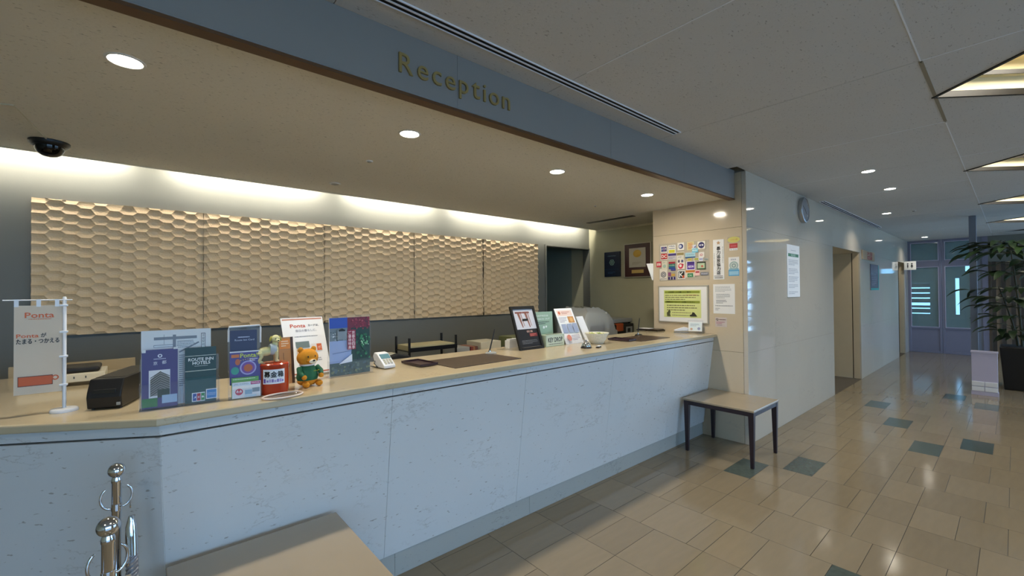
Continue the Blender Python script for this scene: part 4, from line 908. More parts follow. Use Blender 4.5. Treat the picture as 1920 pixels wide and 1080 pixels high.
t = thing('green_sign', 'pale green notice with white lettering behind the key drop box', 'sign', (2.585, 2.70, 1.0), 0)
o = sheet(t, 'panel', 0.225, 0.292, mat('pale green card', '9DB79A', 0.4), 0.003, tilt=3); pb = MB(); pb.text('EXPRESS', 0.02, 0.25, 0.014, 0.15, 'F2F6EE').text('CHECK OUT', 0.02, 0.222, 0.014, 0.17, 'F2F6EE').greek(0.03, 0.18, 0.2, 0.21, 2, '4C5C4C').disc(0.11, 0.155, 0.012, 'F2F6EE').disc(0.14, 0.16, 0.01, 'F2F6EE').q(0, 0.0, 0.225, 0.09, 'C8D6CE'); pr(pb, o)
box(-0.004, -0.02, 0, 0.23, 0.05, 0.003).build('acrylic_foot', 'glass', t)
t = thing('key_drop_box', 'pale green box reading KEY DROP in front of the green notice', 'box', (2.59, 2.575, 1.0))
box(0, 0, 0, 0.225, 0.075, 0.10).build('box', mat('pale green box', 'B9C8B0', 0.4), t, bevel=0.003); box(0.03, 0.02, 0.0995, 0.195, 0.05, 0.1006).build('slot', 'softblack', t)
pb = MB(); pb.q(0.006, 0.008, 0.219, 0.092, 'D3DCC4').text('KEY DROP', 0.024, 0.038, 0.038, 0.175, '1E241E', thick=0.0012).greek(0.03, 0.015, 0.2, 0.028, 1, '6A756A', last=1); o = pb.build('print', 'print', t)
t = thing('leaflet_stand', 'curved white stand of colour leaflets right of the key drop box', 'leaflet holder', (2.852, 2.585, 1.0), math.radians(2))
o = sheet(t, 'leaflet', 0.245, 0.345, 'paper', 0.004, tilt=25); pb = MB()
pb.q(0.02, 0.27, 0.225, 0.325, 'F0D8CC').disc(0.05, 0.30, 0.016, 'D87A5A').greek(0.08, 0.285, 0.21, 0.315, 2, 'C88A7A').q(0.14, 0.20, 0.225, 0.262, 'C9925A').disc(0.185, 0.23, 0.022, 'E0B070').greek(0.02, 0.205, 0.13, 0.26, 4, 'A8A4B0', seed=2)
for i in range(3): pb.q(0.02+i*0.072, 0.105, 0.085+i*0.072, 0.19, '9AA6C0').greek(0.024+i*0.072, 0.11, 0.08+i*0.072, 0.185, 5, 'E8EAF2', seed=i)
pb.disc(0.06, 0.055, 0.03, 'D88A7A').greek(0.11, 0.03, 0.225, 0.085, 4, 'A9A0B8', seed=6); pr(pb, o)
for x in (-0.004, 0.245): yz_prism([(-0.012, 0), (-0.012, 0.05), (0.01, 0.06), (0.145, 0.31), (0.15, 0.30), (0.09, 0.0)], x, x+0.004).build('side_panel', 'glass', t)
box(0, -0.012, 0.0, 0.245, 0.09, 0.003).build('acrylic_foot', 'glass', t); box(0, -0.012, 0.003, 0.245, -0.009, 0.05).build('front_lip', 'glass', t)
t = thing('white_plate_sign', 'plain narrow white plate leaning behind the bowl', 'sign', (3.16, 2.62, 1.0), math.radians(0)); o = sheet(t, 'plate', 0.10, 0.26, 'whiteplastic', 0.004, tilt=28, bevel=0.001); box(0.0, -0.004, 0, 0.10, 0.10, 0.004).build('foot', 'whiteplastic', t)

# bowl of sweets
t = thing('sweet_bowl', 'white speckled bowl of sweets on the counter', 'bowl', (3.12, 2.46, 1.0))
MB().lathe([(0.055, 0), (0.06, 0.003), (0.078, 0.03), (0.097, 0.07), (0.108, 0.094), (0.111, 0.096), (0.109, 0.088), (0.092, 0.062), (0.07, 0.03), (0.0001, 0.02)], 40, sy=0.95).build('bowl', mat('speckled china', 'DAD9CC', 0.35, noise=0.3, scale=90), t, smooth=True)
c0 = None; rd = random.Random(5)
cols = [mat('sweet wrapper yellow', 'D9D27A', 0.35), mat('sweet wrapper white', 'EFEFE6', 0.35), mat('sweet wrapper green', 'A9B85A', 0.35)]
for i in range(26):
    a, rr = rd.uniform(0, 2*PI), 0.078*math.sqrt(rd.random())
    c = MB().ball((0, 0, 0), 0.016, (1.3, 0.8, 0.6), 10)
    c.tube([(-0.026, 0, 0), (-0.018, 0, 0)], [0.009, 0.003], 6); c.tube([(0.018, 0, 0), (0.026, 0, 0)], [0.003, 0.009], 6)
    c.build('wrapped_sweet', cols[i % 3], label='wrapped sweet heaped in the white bowl', cat='sweet', group='wrapped sweets in the bowl', loc=(3.12+rr*math.cos(a), 2.46+0.95*rr*math.sin(a), 1.068+0.022*(1-rr/0.08)+rd.uniform(0, 0.012)), rot=(rd.uniform(-.3, .3), rd.uniform(-.3, .3), rd.uniform(0, 6)), smooth=True)
# bell and room card in front of the bowl
t = thing('service_bell', 'chrome service bell on a black base in front of the bowl', 'bell', (2.80, 2.32, 1.0))
MB().lathe([(0.045, 0), (0.045, 0.008), (0.038, 0.014), (0.0001, 0.015)], 28).build('base', 'black', t, smooth=True)
MB().lathe([(0.038, 0.016), (0.037, 0.024), (0.030, 0.040), (0.015, 0.050), (0.004, 0.053), (0.004, 0.058), (0.007, 0.060), (0.006, 0.065), (0.0001, 0.067)], 28).build('dome', 'chrome', t, smooth=True)
t = thing('white_clicker', 'small white and black gadget beside the service bell', 'gadget', (2.89, 2.262, 1.0), math.radians(20)); box(-0.035, -0.014, 0, 0.035, 0.014, 0.01).build('body', 'black', t, bevel=0.003); box(-0.02, -0.011, 0.01, 0.034, 0.011, 0.016).build('cap', 'whiteplastic', t, bevel=0.002)

# by the wall of stickers
t = thing('document_tray', 'dark flat tray on the counter in the corner by the sticker wall', 'tray', (4.20, 2.50, 1.0)); box(0, 0, 0, 0.16, 0.26, 0.012).build('tray_base', 'softblack', t, bevel=0.002); box(0.01, 0.01, 0.012, 0.15, 0.25, 0.02).build('folder', 'brownmat', t, bevel=0.002); box(0.03, 0.13, 0.0201, 0.14, 0.255, 0.022).build('notepad', 'paper', t)
t = thing('stapler', 'white desk stapler on the counter below the yellow framed notice', 'stapler', (4.27, 2.27, 1.0), math.radians(-50))
box(-0.07, -0.02, 0, 0.07, 0.02, 0.012).build('base', 'greyplastic', t, bevel=0.004); yz = yz_prism([(-0.07, 0.016), (-0.07, 0.03), (0.03, 0.06), (0.07, 0.05), (0.07, 0.02)], -0.018, 0.018); yz.v = [(y, x, z) for x, y, z in yz.v]; yz.build('arm', 'whiteplastic', t, bevel=0.005)
t = thing('small_card_stand', 'small clear stand with a white card beside the yellow framed notice', 'sign', (4.285, 2.20, 1.0), math.radians(-72))
o = sheet(t, 'card', 0.13, 0.10, 'paper', 0.002, 0, 0, 0.02, 12); pb = MB(); pb.q(0.008, 0.008, 0.122, 0.092, 'E3EEF0').greek(0.02, 0.05, 0.11, 0.08, 3, 'A0B4C0').disc(0.03, 0.022, 0.012, 'C9A48A').disc(0.10, 0.028, 0.014, '9AA0C0'); pr(pb, o)
sheet(t, 'acrylic_plate', 0.15, 0.13, 'glass', 0.003, -0.01, 0.003, 0.003, 12); box(-0.01, -0.02, 0, 0.14, 0.04, 0.003).build('acrylic_foot', 'glass', t)

# the counter top stands at 1.033 m: the things above were laid out on a plane at 1.0 m seen from the same eye height
kk = (1.46-1.033)/0.46
for o in list(COL.objects):
    if o.parent is None and 0.999 <= o.location.z < 1.2 and o.location.y > 2.0 and o.location.x < 4.15 and o.get('category'):
        o.location = (o.location.x*kk, o.location.y*kk, 1.46+(o.location.z-1.46)*kk); o.scale = (kk, kk, kk)
for o in list(COL.objects):
    if o.name.startswith(('document_tray', 'stapler', 'small_card_stand')) and o.parent is None: o.location.z = 1.033
# ------------------------------------------------------------------ staff side
t = thing('back_desk', 'long staff desk behind the counter below the wood relief', 'desk', (1.2, 3.12, 0)); box(0, 0, 0.71, 2.65, 0.62, 0.74).build('desk_top', 'desk', t, bevel=0.003)
for x in (0.02, 1.3, 2.59): box(x, 0.02, 0, x+0.04, 0.6, 0.71).build('panel_leg', 'desk', t)
t = thing('card_encoder', 'ivory desk device with a black top behind the flag stand', 'device', (-0.418, 2.914, 1.033))
box(0, 0, 0.018, 0.29, 0.22, 0.058).build('body', 'ivory', t, bevel=0.004); box(0.03, 0.02, 0.0585, 0.27, 0.2, 0.085).build('top', 'black', t, bevel=0.012, seg=3)
for x in (0.02, 0.25): box(x, 0.02, 0, x+0.02, 0.20, 0.018).build('foot', 'greyplastic', t)
for x in (0.18, 0.22): box(x, -0.002, 0.035, x+0.004, 0.001, 0.045).build('screw', 'softblack', t)
for n_, (x, y, m, l) in enumerate(((-0.18, 3.42, 'pink slip', 'pale pink slip lying on the counter behind the ivory device'), (-0.06, 3.38, 'yellow slip', 'yellow slip lying beside the pink slip'))):
    box(-0.07, -0.05, 0, 0.07, 0.05, 0.003).build('paper_slip', mat(m, ('D9C4AE', 'D8C46A')[n_], 0.6), label=l, cat='paper', loc=(x*0.928, y*0.928, 1.033), rot=0.2)
t = thing('letter_tray', 'black letter tray rack with papers on the staff desk', 'tray', (1.66, 3.22, 0.74))
for x, y in ((0, 0), (0.45, 0), (0.0, 0.24), (0.45, 0.24)): box(x, y, 0, x+0.015, y+0.015, 0.355).build('post', 'black', t)
for z in (0.02, 0.13, 0.24): box(0, 0, z, 0.465, 0.255, z+0.006).build('shelf', 'black', t); box(0, -0.004, z, 0.465, 0.0, z+0.035).build('shelf_lip', 'black', t)
for z in (0.028, 0.138): box(0.02, 0.02, z, 0.44, 0.24, z+0.02).build('paper_stack', 'paper', t)
box(0.02, 0.01, 0.246, 0.445, 0.25, 0.285).build('paper_stack', mat('tan paper', 'A9A07C', 0.6), t)
def office_chair(x, y, z, label, rz=0):
    t = thing('office_chair', label, 'chair', (x, y, 0), rz)
    box(-0.23, -0.16, 0.44, 0.23, 0.21, 0.50).build('seat', 'chair', t, bevel=0.03, seg=3)
    prof = [(0.21*math.cos(a), 0.26*math.sin(a)) for a in [PI*i/8 for i in range(9)]]
    n = len(prof); mb = MB(); mb.add([(p[0], 0.20, z-0.27+p[1]) for p in prof]+[(p[0], 0.25, z-0.27+p[1]) for p in prof], [list(range(n)), list(range(n, 2*n))[::-1]]+[(i, n+i, n+(i+1) % n, (i+1) % n) for i in range(n)]); mb.build('backrest', 'chair', t, bevel=0.015, seg=3)
    MB().lathe([(0.03, 0.06), (0.03, 0.44)], 14).build('column', 'black', t)
    for k in range(5): a = 2*PI*k/5; MB().tube([(0, 0, 0.08), (0.17*math.cos(a), 0.17*math.sin(a), 0.06)], [0.025, 0.018], 8).build('leg', 'black', t); MB().ball((0.17*math.cos(a), 0.17*math.sin(a), 0.03), 0.03, n=10).build('castor', 'black', t)
    box(-0.02, 0.2, 0.44, 0.02, 0.24, 0.75).build('back_bar', 'black', t)
office_chair(1.31, 2.94, 1.07, 'black office chair with rounded back left of the letter tray rack', PI)
office_chair(2.32, 2.94, 1.055, 'black office chair with rounded back behind the framed print', PI)
small_box('phone_base', 'pale grey device with teal screen on the staff desk beside the chair', 'device', 1.52, 3.4, 0.74, 1.64, 3.5, 0.96, 'ivory')
small_box('grey_file_box', 'grey file box right of the letter tray rack', 'box', 2.20, 3.36, 0.74, 2.36, 3.6, 0.955, 'greyplastic')
for i, c in enumerate(('7A3A34', '9A6A50', '6E4A44')):
    box(0, 0, 0, 0.025, 0.2, 0.21).build('binder', mat('binder '+c, c, 0.5), label='%s binder standing on the staff desk' % ('dark red', 'tan', 'brown')[i], cat='binder', group='binders on the staff desk', loc=(2.385+0.028*i, 3.38, 0.74))
small_box('ivory_machine', 'ivory desk machine behind the middle writing mat', 'device', 2.49, 3.36, 0.74, 2.74, 3.6, 0.985, 'ivory')
small_box('green_binder_stack', 'green and grey stack behind the card box', 'box', 2.92, 3.4, 0.74, 3.25, 3.62, 1.0, mat('olive file', '6E7450', 0.5))
t = thing('low_cabinet', 'dark low cabinet against the back wall opening', 'cabinet', (4.0, 3.3, 0)); box(0, 0, 0, 1.06, 0.5, 0.85).build('carcass', 'softblack', t); 
for x in (0.02, 0.54): dr = box(x, -0.018, 0.03, x+0.5, 0, 0.83).build('door', 'softblack', t, bevel=0.002); box(x+0.22, -0.03, 0.6, x+0.28, -0.02, 0.62).build('handle', 'steel', dr)
t = thing('covered_copier', 'grey copier under a translucent plastic cover on the low cabinet', 'copier', (4.03, 3.34, 0.85))
box(0.02, 0.02, 0, 0.50, 0.40, 0.30).build('body', 'ivory', t, bevel=0.02, seg=3); box(0.04, 0.04, 0.30, 0.48, 0.38, 0.36).build('scanner_lid', 'ivory', t, bevel=0.015)
for k in range(6): box(0.10+0.05*k, 0.012, 0.06, 0.13+0.05*k, 0.022, 0.2).build('vent', 'softblack', t)
cv = MB(); nx, ny = 16, 12; rd = random.Random(9); H = [[0]*(ny+1) for _ in range(nx+1)]
for i in range(nx+1):
    for j in range(ny+1):
        x, y = i/nx, j/ny; e = min(x, 1-x, y, 1-y); H[i][j] = (0.425 if e > 0.12 else 0.425-(0.12-e)*1.7)-0.11*max(0, x-0.45)*1.6+rd.uniform(-0.012, 0.012)
vs = [(-0.02+0.62*i/nx, -0.02+0.46*j/ny, H[i][j]) for i in range(nx+1) for j in range(ny+1)]
cv.add(vs, [(i*(ny+1)+j, (i+1)*(ny+1)+j, (i+1)*(ny+1)+j+1, i*(ny+1)+j+1) for i in range(nx) for j in range(ny)])
for seq in ([(i, 0) for i in range(nx+1)], [(0, j) for j in range(ny+1)], [(nx, j) for j in range(ny+1)]):
    ps = [Vector(vs[i*(ny+1)+j]) for i, j in seq]; lo = [Vector((p.x+rd.uniform(-.008, .008), p.y+rd.uniform(-.01, .01), 0.03+rd.uniform(0, .03))) for p in ps]; n = len(ps); cv.add(ps+lo, [(k, k+1, n+k+1, n+k) for k in range(n-1)])
cv.build('plastic_cover', 'film', t, smooth=True)
t = thing('label_printer', 'black desk printer with orange pack on the low cabinet against the olive wall', 'printer', (4.635, 3.36, 0.85))
box(0, 0.0, 0, 0.42, 0.36, 0.19).build('body', 'black', t, bevel=0.012); box(0.03, -0.004, 0.10, 0.18, 0.03, 0.20).build('orange_pack', 'orange', t, bevel=0.004); box(0.0, 0.02, 0.205, 0.42, 0.34, 0.26).build('output_tray', 'greyplastic', t, bevel=0.01)
for x, y in ((0.02, 0.04), (0.38, 0.04), (0.02, 0.3), (0.38, 0.3)): box(x, y, 0.18, x+0.02, y+0.02, 0.21).build('tray_post', 'black', t)
box(0.24, -0.004, 0.04, 0.38, 0.0, 0.15).build('front_panel', 'greyplastic', t); box(0.27, -0.006, 0.08, 0.33, -0.003, 0.13).build('display', 'black', t)

# ------------------------------------------------------------------ camera dome and its cable
t = thing('security_camera', 'black dome security camera on the soffit above the wood relief', 'camera', (-0.405, 3.70, 2.37))
MB().lathe([(0.088, 0), (0.088, -0.012), (0.078, -0.026), (0.072, -0.03), (0.0001, -0.03)], 36).build('housing', 'black', t, smooth=True)
MB().lathe([(0.066, -0.03), (0.064, -0.045), (0.052, -0.068), (0.032, -0.083), (0.0001, -0.09)], 36).build('dome', 'smoke', t, smooth=True)
MB().ball((0, 0, -0.045), 0.026, n=18).build('lens_ball', 'black', t, smooth=True)
MB().tube([(-0.405, 3.66, 2.366), (-0.455, 3.08, 2.366), (-1.2, 3.35, 2.366)], 0.004, 8).build('camera_cable', 'ivory', smooth=True, label='thin cable run along the soffit to the dome camera', cat='cable')
small_box('soffit_air_slot', 'narrow dark air slot in the soffit beside the staff wall', 'vent', 4.43, 2.95, 2.364, 4.50, 3.65, 2.37, 'softblack', 'slot', 0.001)

# ------------------------------------------------------------------ wall things; sheets on x = const walls look along -X
WN = -PI/2
def wall_x(name, label, cat, yl, yr, z0, z1, m, th, fn=None, x=4.38, group=None, bevel=0.0, part='panel'):
    t = thing(name, label, cat, (x-th, yl, z0), WN, group); w = yl-yr; h = z1-z0
    o = box(0, 0, 0, w, th-0.0004, h).build(part, m, t, bevel=bevel)
    if fn: pb = MB(); fn(pb, w, h); pr(pb, o)
    return t, o, w, h
# acceptance stickers on clear board
t, o, w, h = wall_x('sticker_board', 'clear acrylic board covered with payment stickers', 'board', 2.575, 2.015, 1.578, 1.985, 'glass', 0.005)
for x in (0.008, w-0.012):
    for z in (0.01, h-0.014): box(x, -0.004, z, x+0.006, 0, z+0.006).build('screw', 'steel', t)
def st(cx, cy, sw, sh, bg, fn=None):
    u_ = (cx-100)/1120*w; top = 195-(cx-100)*0.105; bot = 1048-(cx-100)*0.034; v_ = (bot-cy)/(bot-top)*h
    W2, H2 = sw/1120*w, sh/860*h; mb = MB(); mb.k = random.randint(0, 12)*1; mb.q(0, 0, W2, H2, bg)
    if fn: fn(mb, W2, H2)
    q = mb.build('sticker', 'print', t); q.location = (u_-W2/2, -0.0002-0.0004*random.random(), v_-H2/2)
def T_(s_, c, x=0.1, z=0.35, w_=0.8, h_=0.35): return lambda m, W2, H2: m.text(s_, x*W2, z*H2, h_*H2, w_*W2, c, thick=0.0008)
def jcb(m, W, H):
    for i, c in enumerate(('233A8A', '5A2A7A', '33336A')): m.q((0.12+0.27*i)*W, 0.15*H, (0.36+0.27*i)*W, 0.85*H, c)
    m.text('JCB', 0.15*W, 0.4*H, 0.22*H, 0.7*W, 'FFFFFF')
W0 = 'EFEBE0'
st(222, 305, 165, 160, W0, jcb)
st(410, 300, 170, 190, 'F0EEE6', lambda m, W, H: (m.text('VISA', .1*W, .76*H, .16*H, .8*W, '1F2A6A', thick=.0006), m.q(.1*W, .55*H, .9*W, .62*H, '6A6A80'), m.q(.1*W, .05*H, .9*W, .42*H, 'D8CF3A')))
st(615, 235, 150, 170, W0, lambda m, W, H: (m.disc(.5*W, .5*H, .33*H, '2A3A78'), m.disc(.42*W, .5*H, .2*H, 'D8DCE8')))
st(830, 225, 150, 190, 'DBCF9A', lambda m, W, H: (m.greek(.15*W, .1*H, .9*W, .9*H, 5, 'C4602E')))
st(1060, 205, 160, 165, W0, lambda m, W, H: (m.disc(.5*W, .5*H, .42*H, '2B2A66'), m.disc(.33*W, .5*H, .1*H, 'F0F0F8'), m.disc(.67*W, .5*H, .1*H, 'F0F0F8'), m.text('UC', .3*W, .42*H, .2*H, .4*W, 'F0F0F8')))
st(225, 475, 170, 155, 'EFEFE8', lambda m, W, H: (m.q(.05*W, .1*H, .95*W, .95*H, 'B82A22'), m.text('DC', .15*W, .3*H, .45*H, .7*W, 'F5F0EA', thick=.0016)))
st(415, 470, 185, 150, 'C9C3C8', lambda m, W, H: (m.q(0, .6*H, W, .95*H, '4A3C78'), m.greek(.05*W, .1*H, .95*W, .5*H, 2, '8A8498')))
st(600, 450, 175, 165, 'D9D4C0', lambda m, W, H: (m.q(.05*W, .55*H, .95*W, .9*H, '9A8A5A'), m.q(.15*W, .1*H, .8*W, .5*H, 'E8E4DA'), m.text('SMBC', .2*W, .2*H, .2*H, .55*W, '4A4A50')))
st(925, 330, 130, 90, '7EC4D8', T_('Edy', 'E8F6FA'))
st(905, 240, 90, 80, 'DDE4EE', lambda m, W, H: m.poly([(.4*W, .2*H), (.9*W, .8*H), (.9*W, .2*H)], '4A4A90'))
st(820, 440, 220, 120, 'A9CCD8', lambda m, W, H: (m.q(0, 0, W, .22*H, '2A5A8A'), m.text('QUICPay', .12*W, .42*H, .3*H, .75*W, '5A8AA0')))
st(1060, 430, 120, 120, 'E4DFD8', T_('iD', 'C05A6A', .25, .3, .5, .4))
st(605, 580, 160, 85, W0, lambda m, W, H: (m.q(.1*W, .15*H, .42*W, .85*H, '6A5A68'), m.q(.58*W, .15*H, .9*W, .85*H, '5A5A78')))
st(805, 545, 90, 60, 'E0CF7A', T_('WAON', '8A7A2A'))
st(950, 530, 110, 60, 'DDE0D0', lambda m, W, H: m.q(.1*W, .15*H, .9*W, .85*H, 'A8A83A'))
st(1050, 530, 85, 90, 'DADCE8', T_('nanaco', '6A70A8', .1, .4, .8, .22))
st(1155, 535, 80, 50, 'B8BCB4', T_('PiTaPa', '5A6A6A', .08, .3, .84, .4))
st(95, 660, 120, 130, 'C83A4A', T_('銀聯', 'F5E0D8', .12, .25, .76, .5))
st(230, 680, 130, 200, 'DDD8C2', lambda m, W, H: (m.disc(.5*W, .4*H, .2*H, 'A8C0B0'), m.greek(.2*W, .75*H, .8*W, .9*H, 2, '8A8A80')))
st(405, 680, 150, 170, '2F7A6A', lambda m, W, H: (m.q(0, .72*H, W, H, '9A2A3A'), m.q(0, 0, W, .3*H, '2A4A8A'), m.text('UnionPay', .08*W, .42*H, .16*H, .84*W, 'F0F0F0')))
st(435, 775, 110, 50, '4A4A9A')
st(615, 685, 160, 160, W0, lambda m, W, H: (m.disc(.45*W, .45*H, .38*H, 'C8304A'), m.disc(.42*W, .5*H, .2*H, 'EFEBE0'), m.disc(.72*W, .62*H, .16*H, 'B82A3A')))
st(830, 680, 190, 190, 'EDEAF2', lambda m, W, H: (m.q(.08*W, .06*H, .92*W, .94*H, '5A3A9A'), m.q(.08*W, .66*H, .92*W, .94*H, '3F2A78'), m.text('AEON', .18*W, .25*H, .25*H, .64*W, 'F2EEFA', thick=.0008)))
st(1050, 680, 185, 165, '3E5A40', lambda m, W, H: (m.q(.1*W, .14*H, .9*W, .82*H, 'B9C9A8'), m.disc(.62*W, .4*H, .16*H, 'C06A5A'), m.q(0, .84*H, W, H, '1F2A22')))
st(205, 895, 190, 270, 'E4DDD0', lambda m, W, H: (m.disc(.5*W, .5*H, .25*H, '55565C'), m.disc(.5*W, .5*H, .19*H, 'C8C6C2'), m.ring(.5*W, .5*H, .08*H, .13*H, '55565C'), m.greek(.1*W, .08*H, .9*W, .18*H, 1, '77777A', last=1)))
st(400, 885, 170, 110, 'A8A08E', lambda m, W, H: (m.q(.0, .1*H, .4*W, .9*H, '8A4A7A'), m.q(.45*W, .1*H, .95*W, .6*H, 'C9A04A')))
st(405, 980, 180, 60, 'D4CED8', lambda m, W, H: (m.q(.0, .0, .25*W, H, '3A2A6A'), m.q(.35*W, 0, .6*W, H, '2F2A5A'), m.q(.72*W, 0, .95*W, H, '3A2A6A')))
st(622, 895, 170, 190, 'EDECE8', lambda m, W, H: (m.q(.1*W, .1*H, .9*W, .9*H, '20201F'), m.text('K', .2*W, .2*H, .6*H, .6*W, 'F4F4F0', thick=.001), m.poly([(.6*W, .1*H), (.9*W, .1*H), (.9*W, .45*H), (.65*W, .4*H)], 'C8542A')))
st(815, 870, 200, 170, 'DED8C6', lambda m, W, H: (m.q(0, .66*H, W, .95*H, 'C87A3A'), m.q(.2*W, .05*H, .82*W, .55*H, '1F7A4A'), m.text('OK', .3*W, .15*H, .25*H, .4*W, 'D8EEDD')))
st(970, 850, 100, 120, 'F0C8C4', lambda m, W, H: m.q(.1*W, .5*H, .9*W, .8*H, 'B03A4A'))
st(1120, 870, 160, 70, '7C7E88', T_('POINT', 'C8CAD2', .1, .3, .8, .4))
# yellow notice in pale frame
def fn(p, w, h):
    p.q(0.055, 0.045, w-0.062, h-0.035, 'DCE398').q(0.065, h-0.07, w-0.075, h-0.045, '8C9A35').q(0.065, h-0.175, w-0.075, h-0.150, '8C9A35')
    p.text('お客様へのお願いとご案内', 0.11, h-0.066, 0.017, 0.25, '3A3E1A', thick=0.0005).text('貴重品はフロントへお預けください', 0.085, h-0.171, 0.017, 0.32, '3A3E1A', thick=0.0005)
    p.greek(0.07, h-0.145, w-0.08, h-0.08, 3, '6E6A48', 0.35, 2).greek(0.3, h-0.092, w-0.1, h-0.083, 1, 'C06A40', last=1).greek(0.09, h-0.26, w-0.1, h-0.185, 3, '6E6A48', 0.35, 7).greek(0.15, h-0.285, w-0.17, h-0.268, 1, '8A8660', last=1)
    p.poly([(0.095, 0.055), (0.135, 0.055), (0.125, 0.085), (0.135, 0.10), (0.12, 0.13), (0.105, 0.105), (0.09, 0.09)], '55583A').poly([(0.35, 0.06), (0.43, 0.06), (0.42, 0.075), (0.40, 0.10), (0.38, 0.105), (0.37, 0.08), (0.35, 0.075)], '30322A').greek(0.15, 0.06, 0.34, 0.075, 1, '77795A', last=1)
t, o, w, h = wall_x('framed_notice', 'pale framed yellow notice with green headings on the wall above the counter', 'notice', 2.572, 2.04, 1.140, 1.512, 'paper', 0.012, fn)
mb = MB(); e = 0.012; mb.box(-e, -0.004, -e, w+e, 0.011, 0.0); mb.box(-e, -0.004, h, w+e, 0.011, h+e); mb.box(-e, -0.004, 0, 0, 0.011, h); mb.box(w, -0.004, 0, w+e, 0.011, h); mb.build('frame', 'silver', t, bevel=0.002)
def fn(p, w, h):
    s5 = [(w*.5+(0.021 if i % 2 == 0 else 0.010)*math.sin(PI*i/5), h-0.034+(0.021 if i % 2 == 0 else 0.010)*math.cos(PI*i/5)) for i in range(10)]; p.poly(s5, 'C9A27A')
    p.vtext('暴力追放協力店', w*.5-0.018, h-0.068, 0.036, 0.036, BLK, 1.12, thick=0.0012).vtext('暴力団員等の利用お断り', w-0.016, h-0.07, 0.010, 0.009, '4A4A4A', 1.5).vtext('京都府暴力追放協力', 0.008, h-0.13, 0.010, 0.009, '4A4A4A', 1.5).q(0.01, 0.032, w-0.01, 0.036, BLK).greek(0.012, 0.008, w-0.012, 0.026, 1, '5A5A5A', last=1)
wall_x('vertical_sign', 'tall narrow white sign with black vertical Japanese writing under a gold star', 'sign', 1.977, 1.87, 1.578, 1.977, 'paper', 0.004, fn)
t, o, w, h = wall_x('oval_sticker', 'yellow oval sticker, topmost at the right end of the sticker wall', 'sticker', 1.838, 1.717, 1.932, 1.992, 'glass', 0.0012)
pb = MB(); pb.disc(w/2, h/2, h*0.48, 'D2CB6A', 28, sx=2.0).text('こども110番', 0.025, 0.024, 0.014, w-0.05, 'C8943A', thick=.0004); pr(pb, o)
wall_x('red_sticker', 'small red sticker below the yellow oval sticker', 'sticker', 1.818, 1.742, 1.857, 1.925, 'paper', 0.0012, lambda p, w, h: p.q(0, 0.022, w, h, 'B8272E').greek(0.012, 0.034, w-0.012, 0.052, 1, 'D8707A', last=1).text('セコム', 0.006, 0.003, 0.013, w-0.012, '4A6A9A'))
wall_x('blue_sticker', 'white and blue certification sticker beside the tall white sign', 'sticker', 1.829, 1.729, 1.609, 1.792, 'paper', 0.0012, lambda p, w, h: p.q(0, 0, w, 0.06, '58A4D2').q(0.006, 0.01, w-0.006, 0.045, '9CCBE4').disc(w/2, 0.10, 0.042, '9FB8B8').disc(w/2, 0.10, 0.030, 'C9D4D0').ring(w/2, 0.10, 0.012, 0.019, '6A8A90').q(0.006, 0.06, w-0.006, 0.075, '8FB4C4').text('認証店', 0.022, 0.152, 0.016, 0.05, '3A5A8A'))
wall_x('typed_notice', 'white typed paper notice on the wall right of the yellow framed notice', 'notice', 1.982, 1.773, 1.238, 1.531, 'paper', 0.0015, lambda p, w, h: p.greek(0.02, 0.215, w-0.03, 0.275, 5, '9A9CA4', 0.3, 4).greek(0.03, 0.15, w-0.04, 0.20, 4, '8A8C94', 0.35, 9).greek(0.03, 0.10, w-0.07, 0.14, 3, '7A7C84', 0.4, 1).greek(0.02, 0.072, w-0.02, 0.085, 1, '7A7C84', last=1).greek(0.02, 0.03, 0.07, 0.06, 2, 'A8AAB0'))
wall_x('pink_sticker', 'small clear sticker with pink lettering at the bottom of the sticker wall', 'sticker', 1.966, 1.852, 1.105, 1.2, mat('pale pink film', 'CFC4C0', 0.3), 0.0012, lambda p, w, h: p.text('Q', 0.008, 0.062, 0.022, 0.024, '3A2A2A', thick=.0008).greek(0.038, 0.066, 0.105, 0.08, 1, '7A5A5A', last=1).greek(0.012, 0.03, 0.105, 0.055, 2, 'B8708A').greek(0.02, 0.012, 0.1, 0.026, 1, '9A8A90'))
# loose papers at the staff edge of that wall
t = thing('hanging_papers', 'white papers hanging on the staff side edge of the sticker wall', 'paper', (4.392, 2.652, 1.59), math.radians(180-90))
box(0, -0.004, 0, 0.002, 0.0, 0.19).build('clip_strip', 'whiteplastic', t)
mb = MB(); mb.hexa([(0.0, 0, 0.0), (0.004, 0, 0.0), (0.004, 0.03, 0.0), (0.0, 0.03, 0.0)], [(0.0, 0, 0.19), (0.004, 0, 0.19), (0.075, 0.03, 0.19), (0.071, 0.03, 0.19)]); mb.build('sheets', 'paper', t)

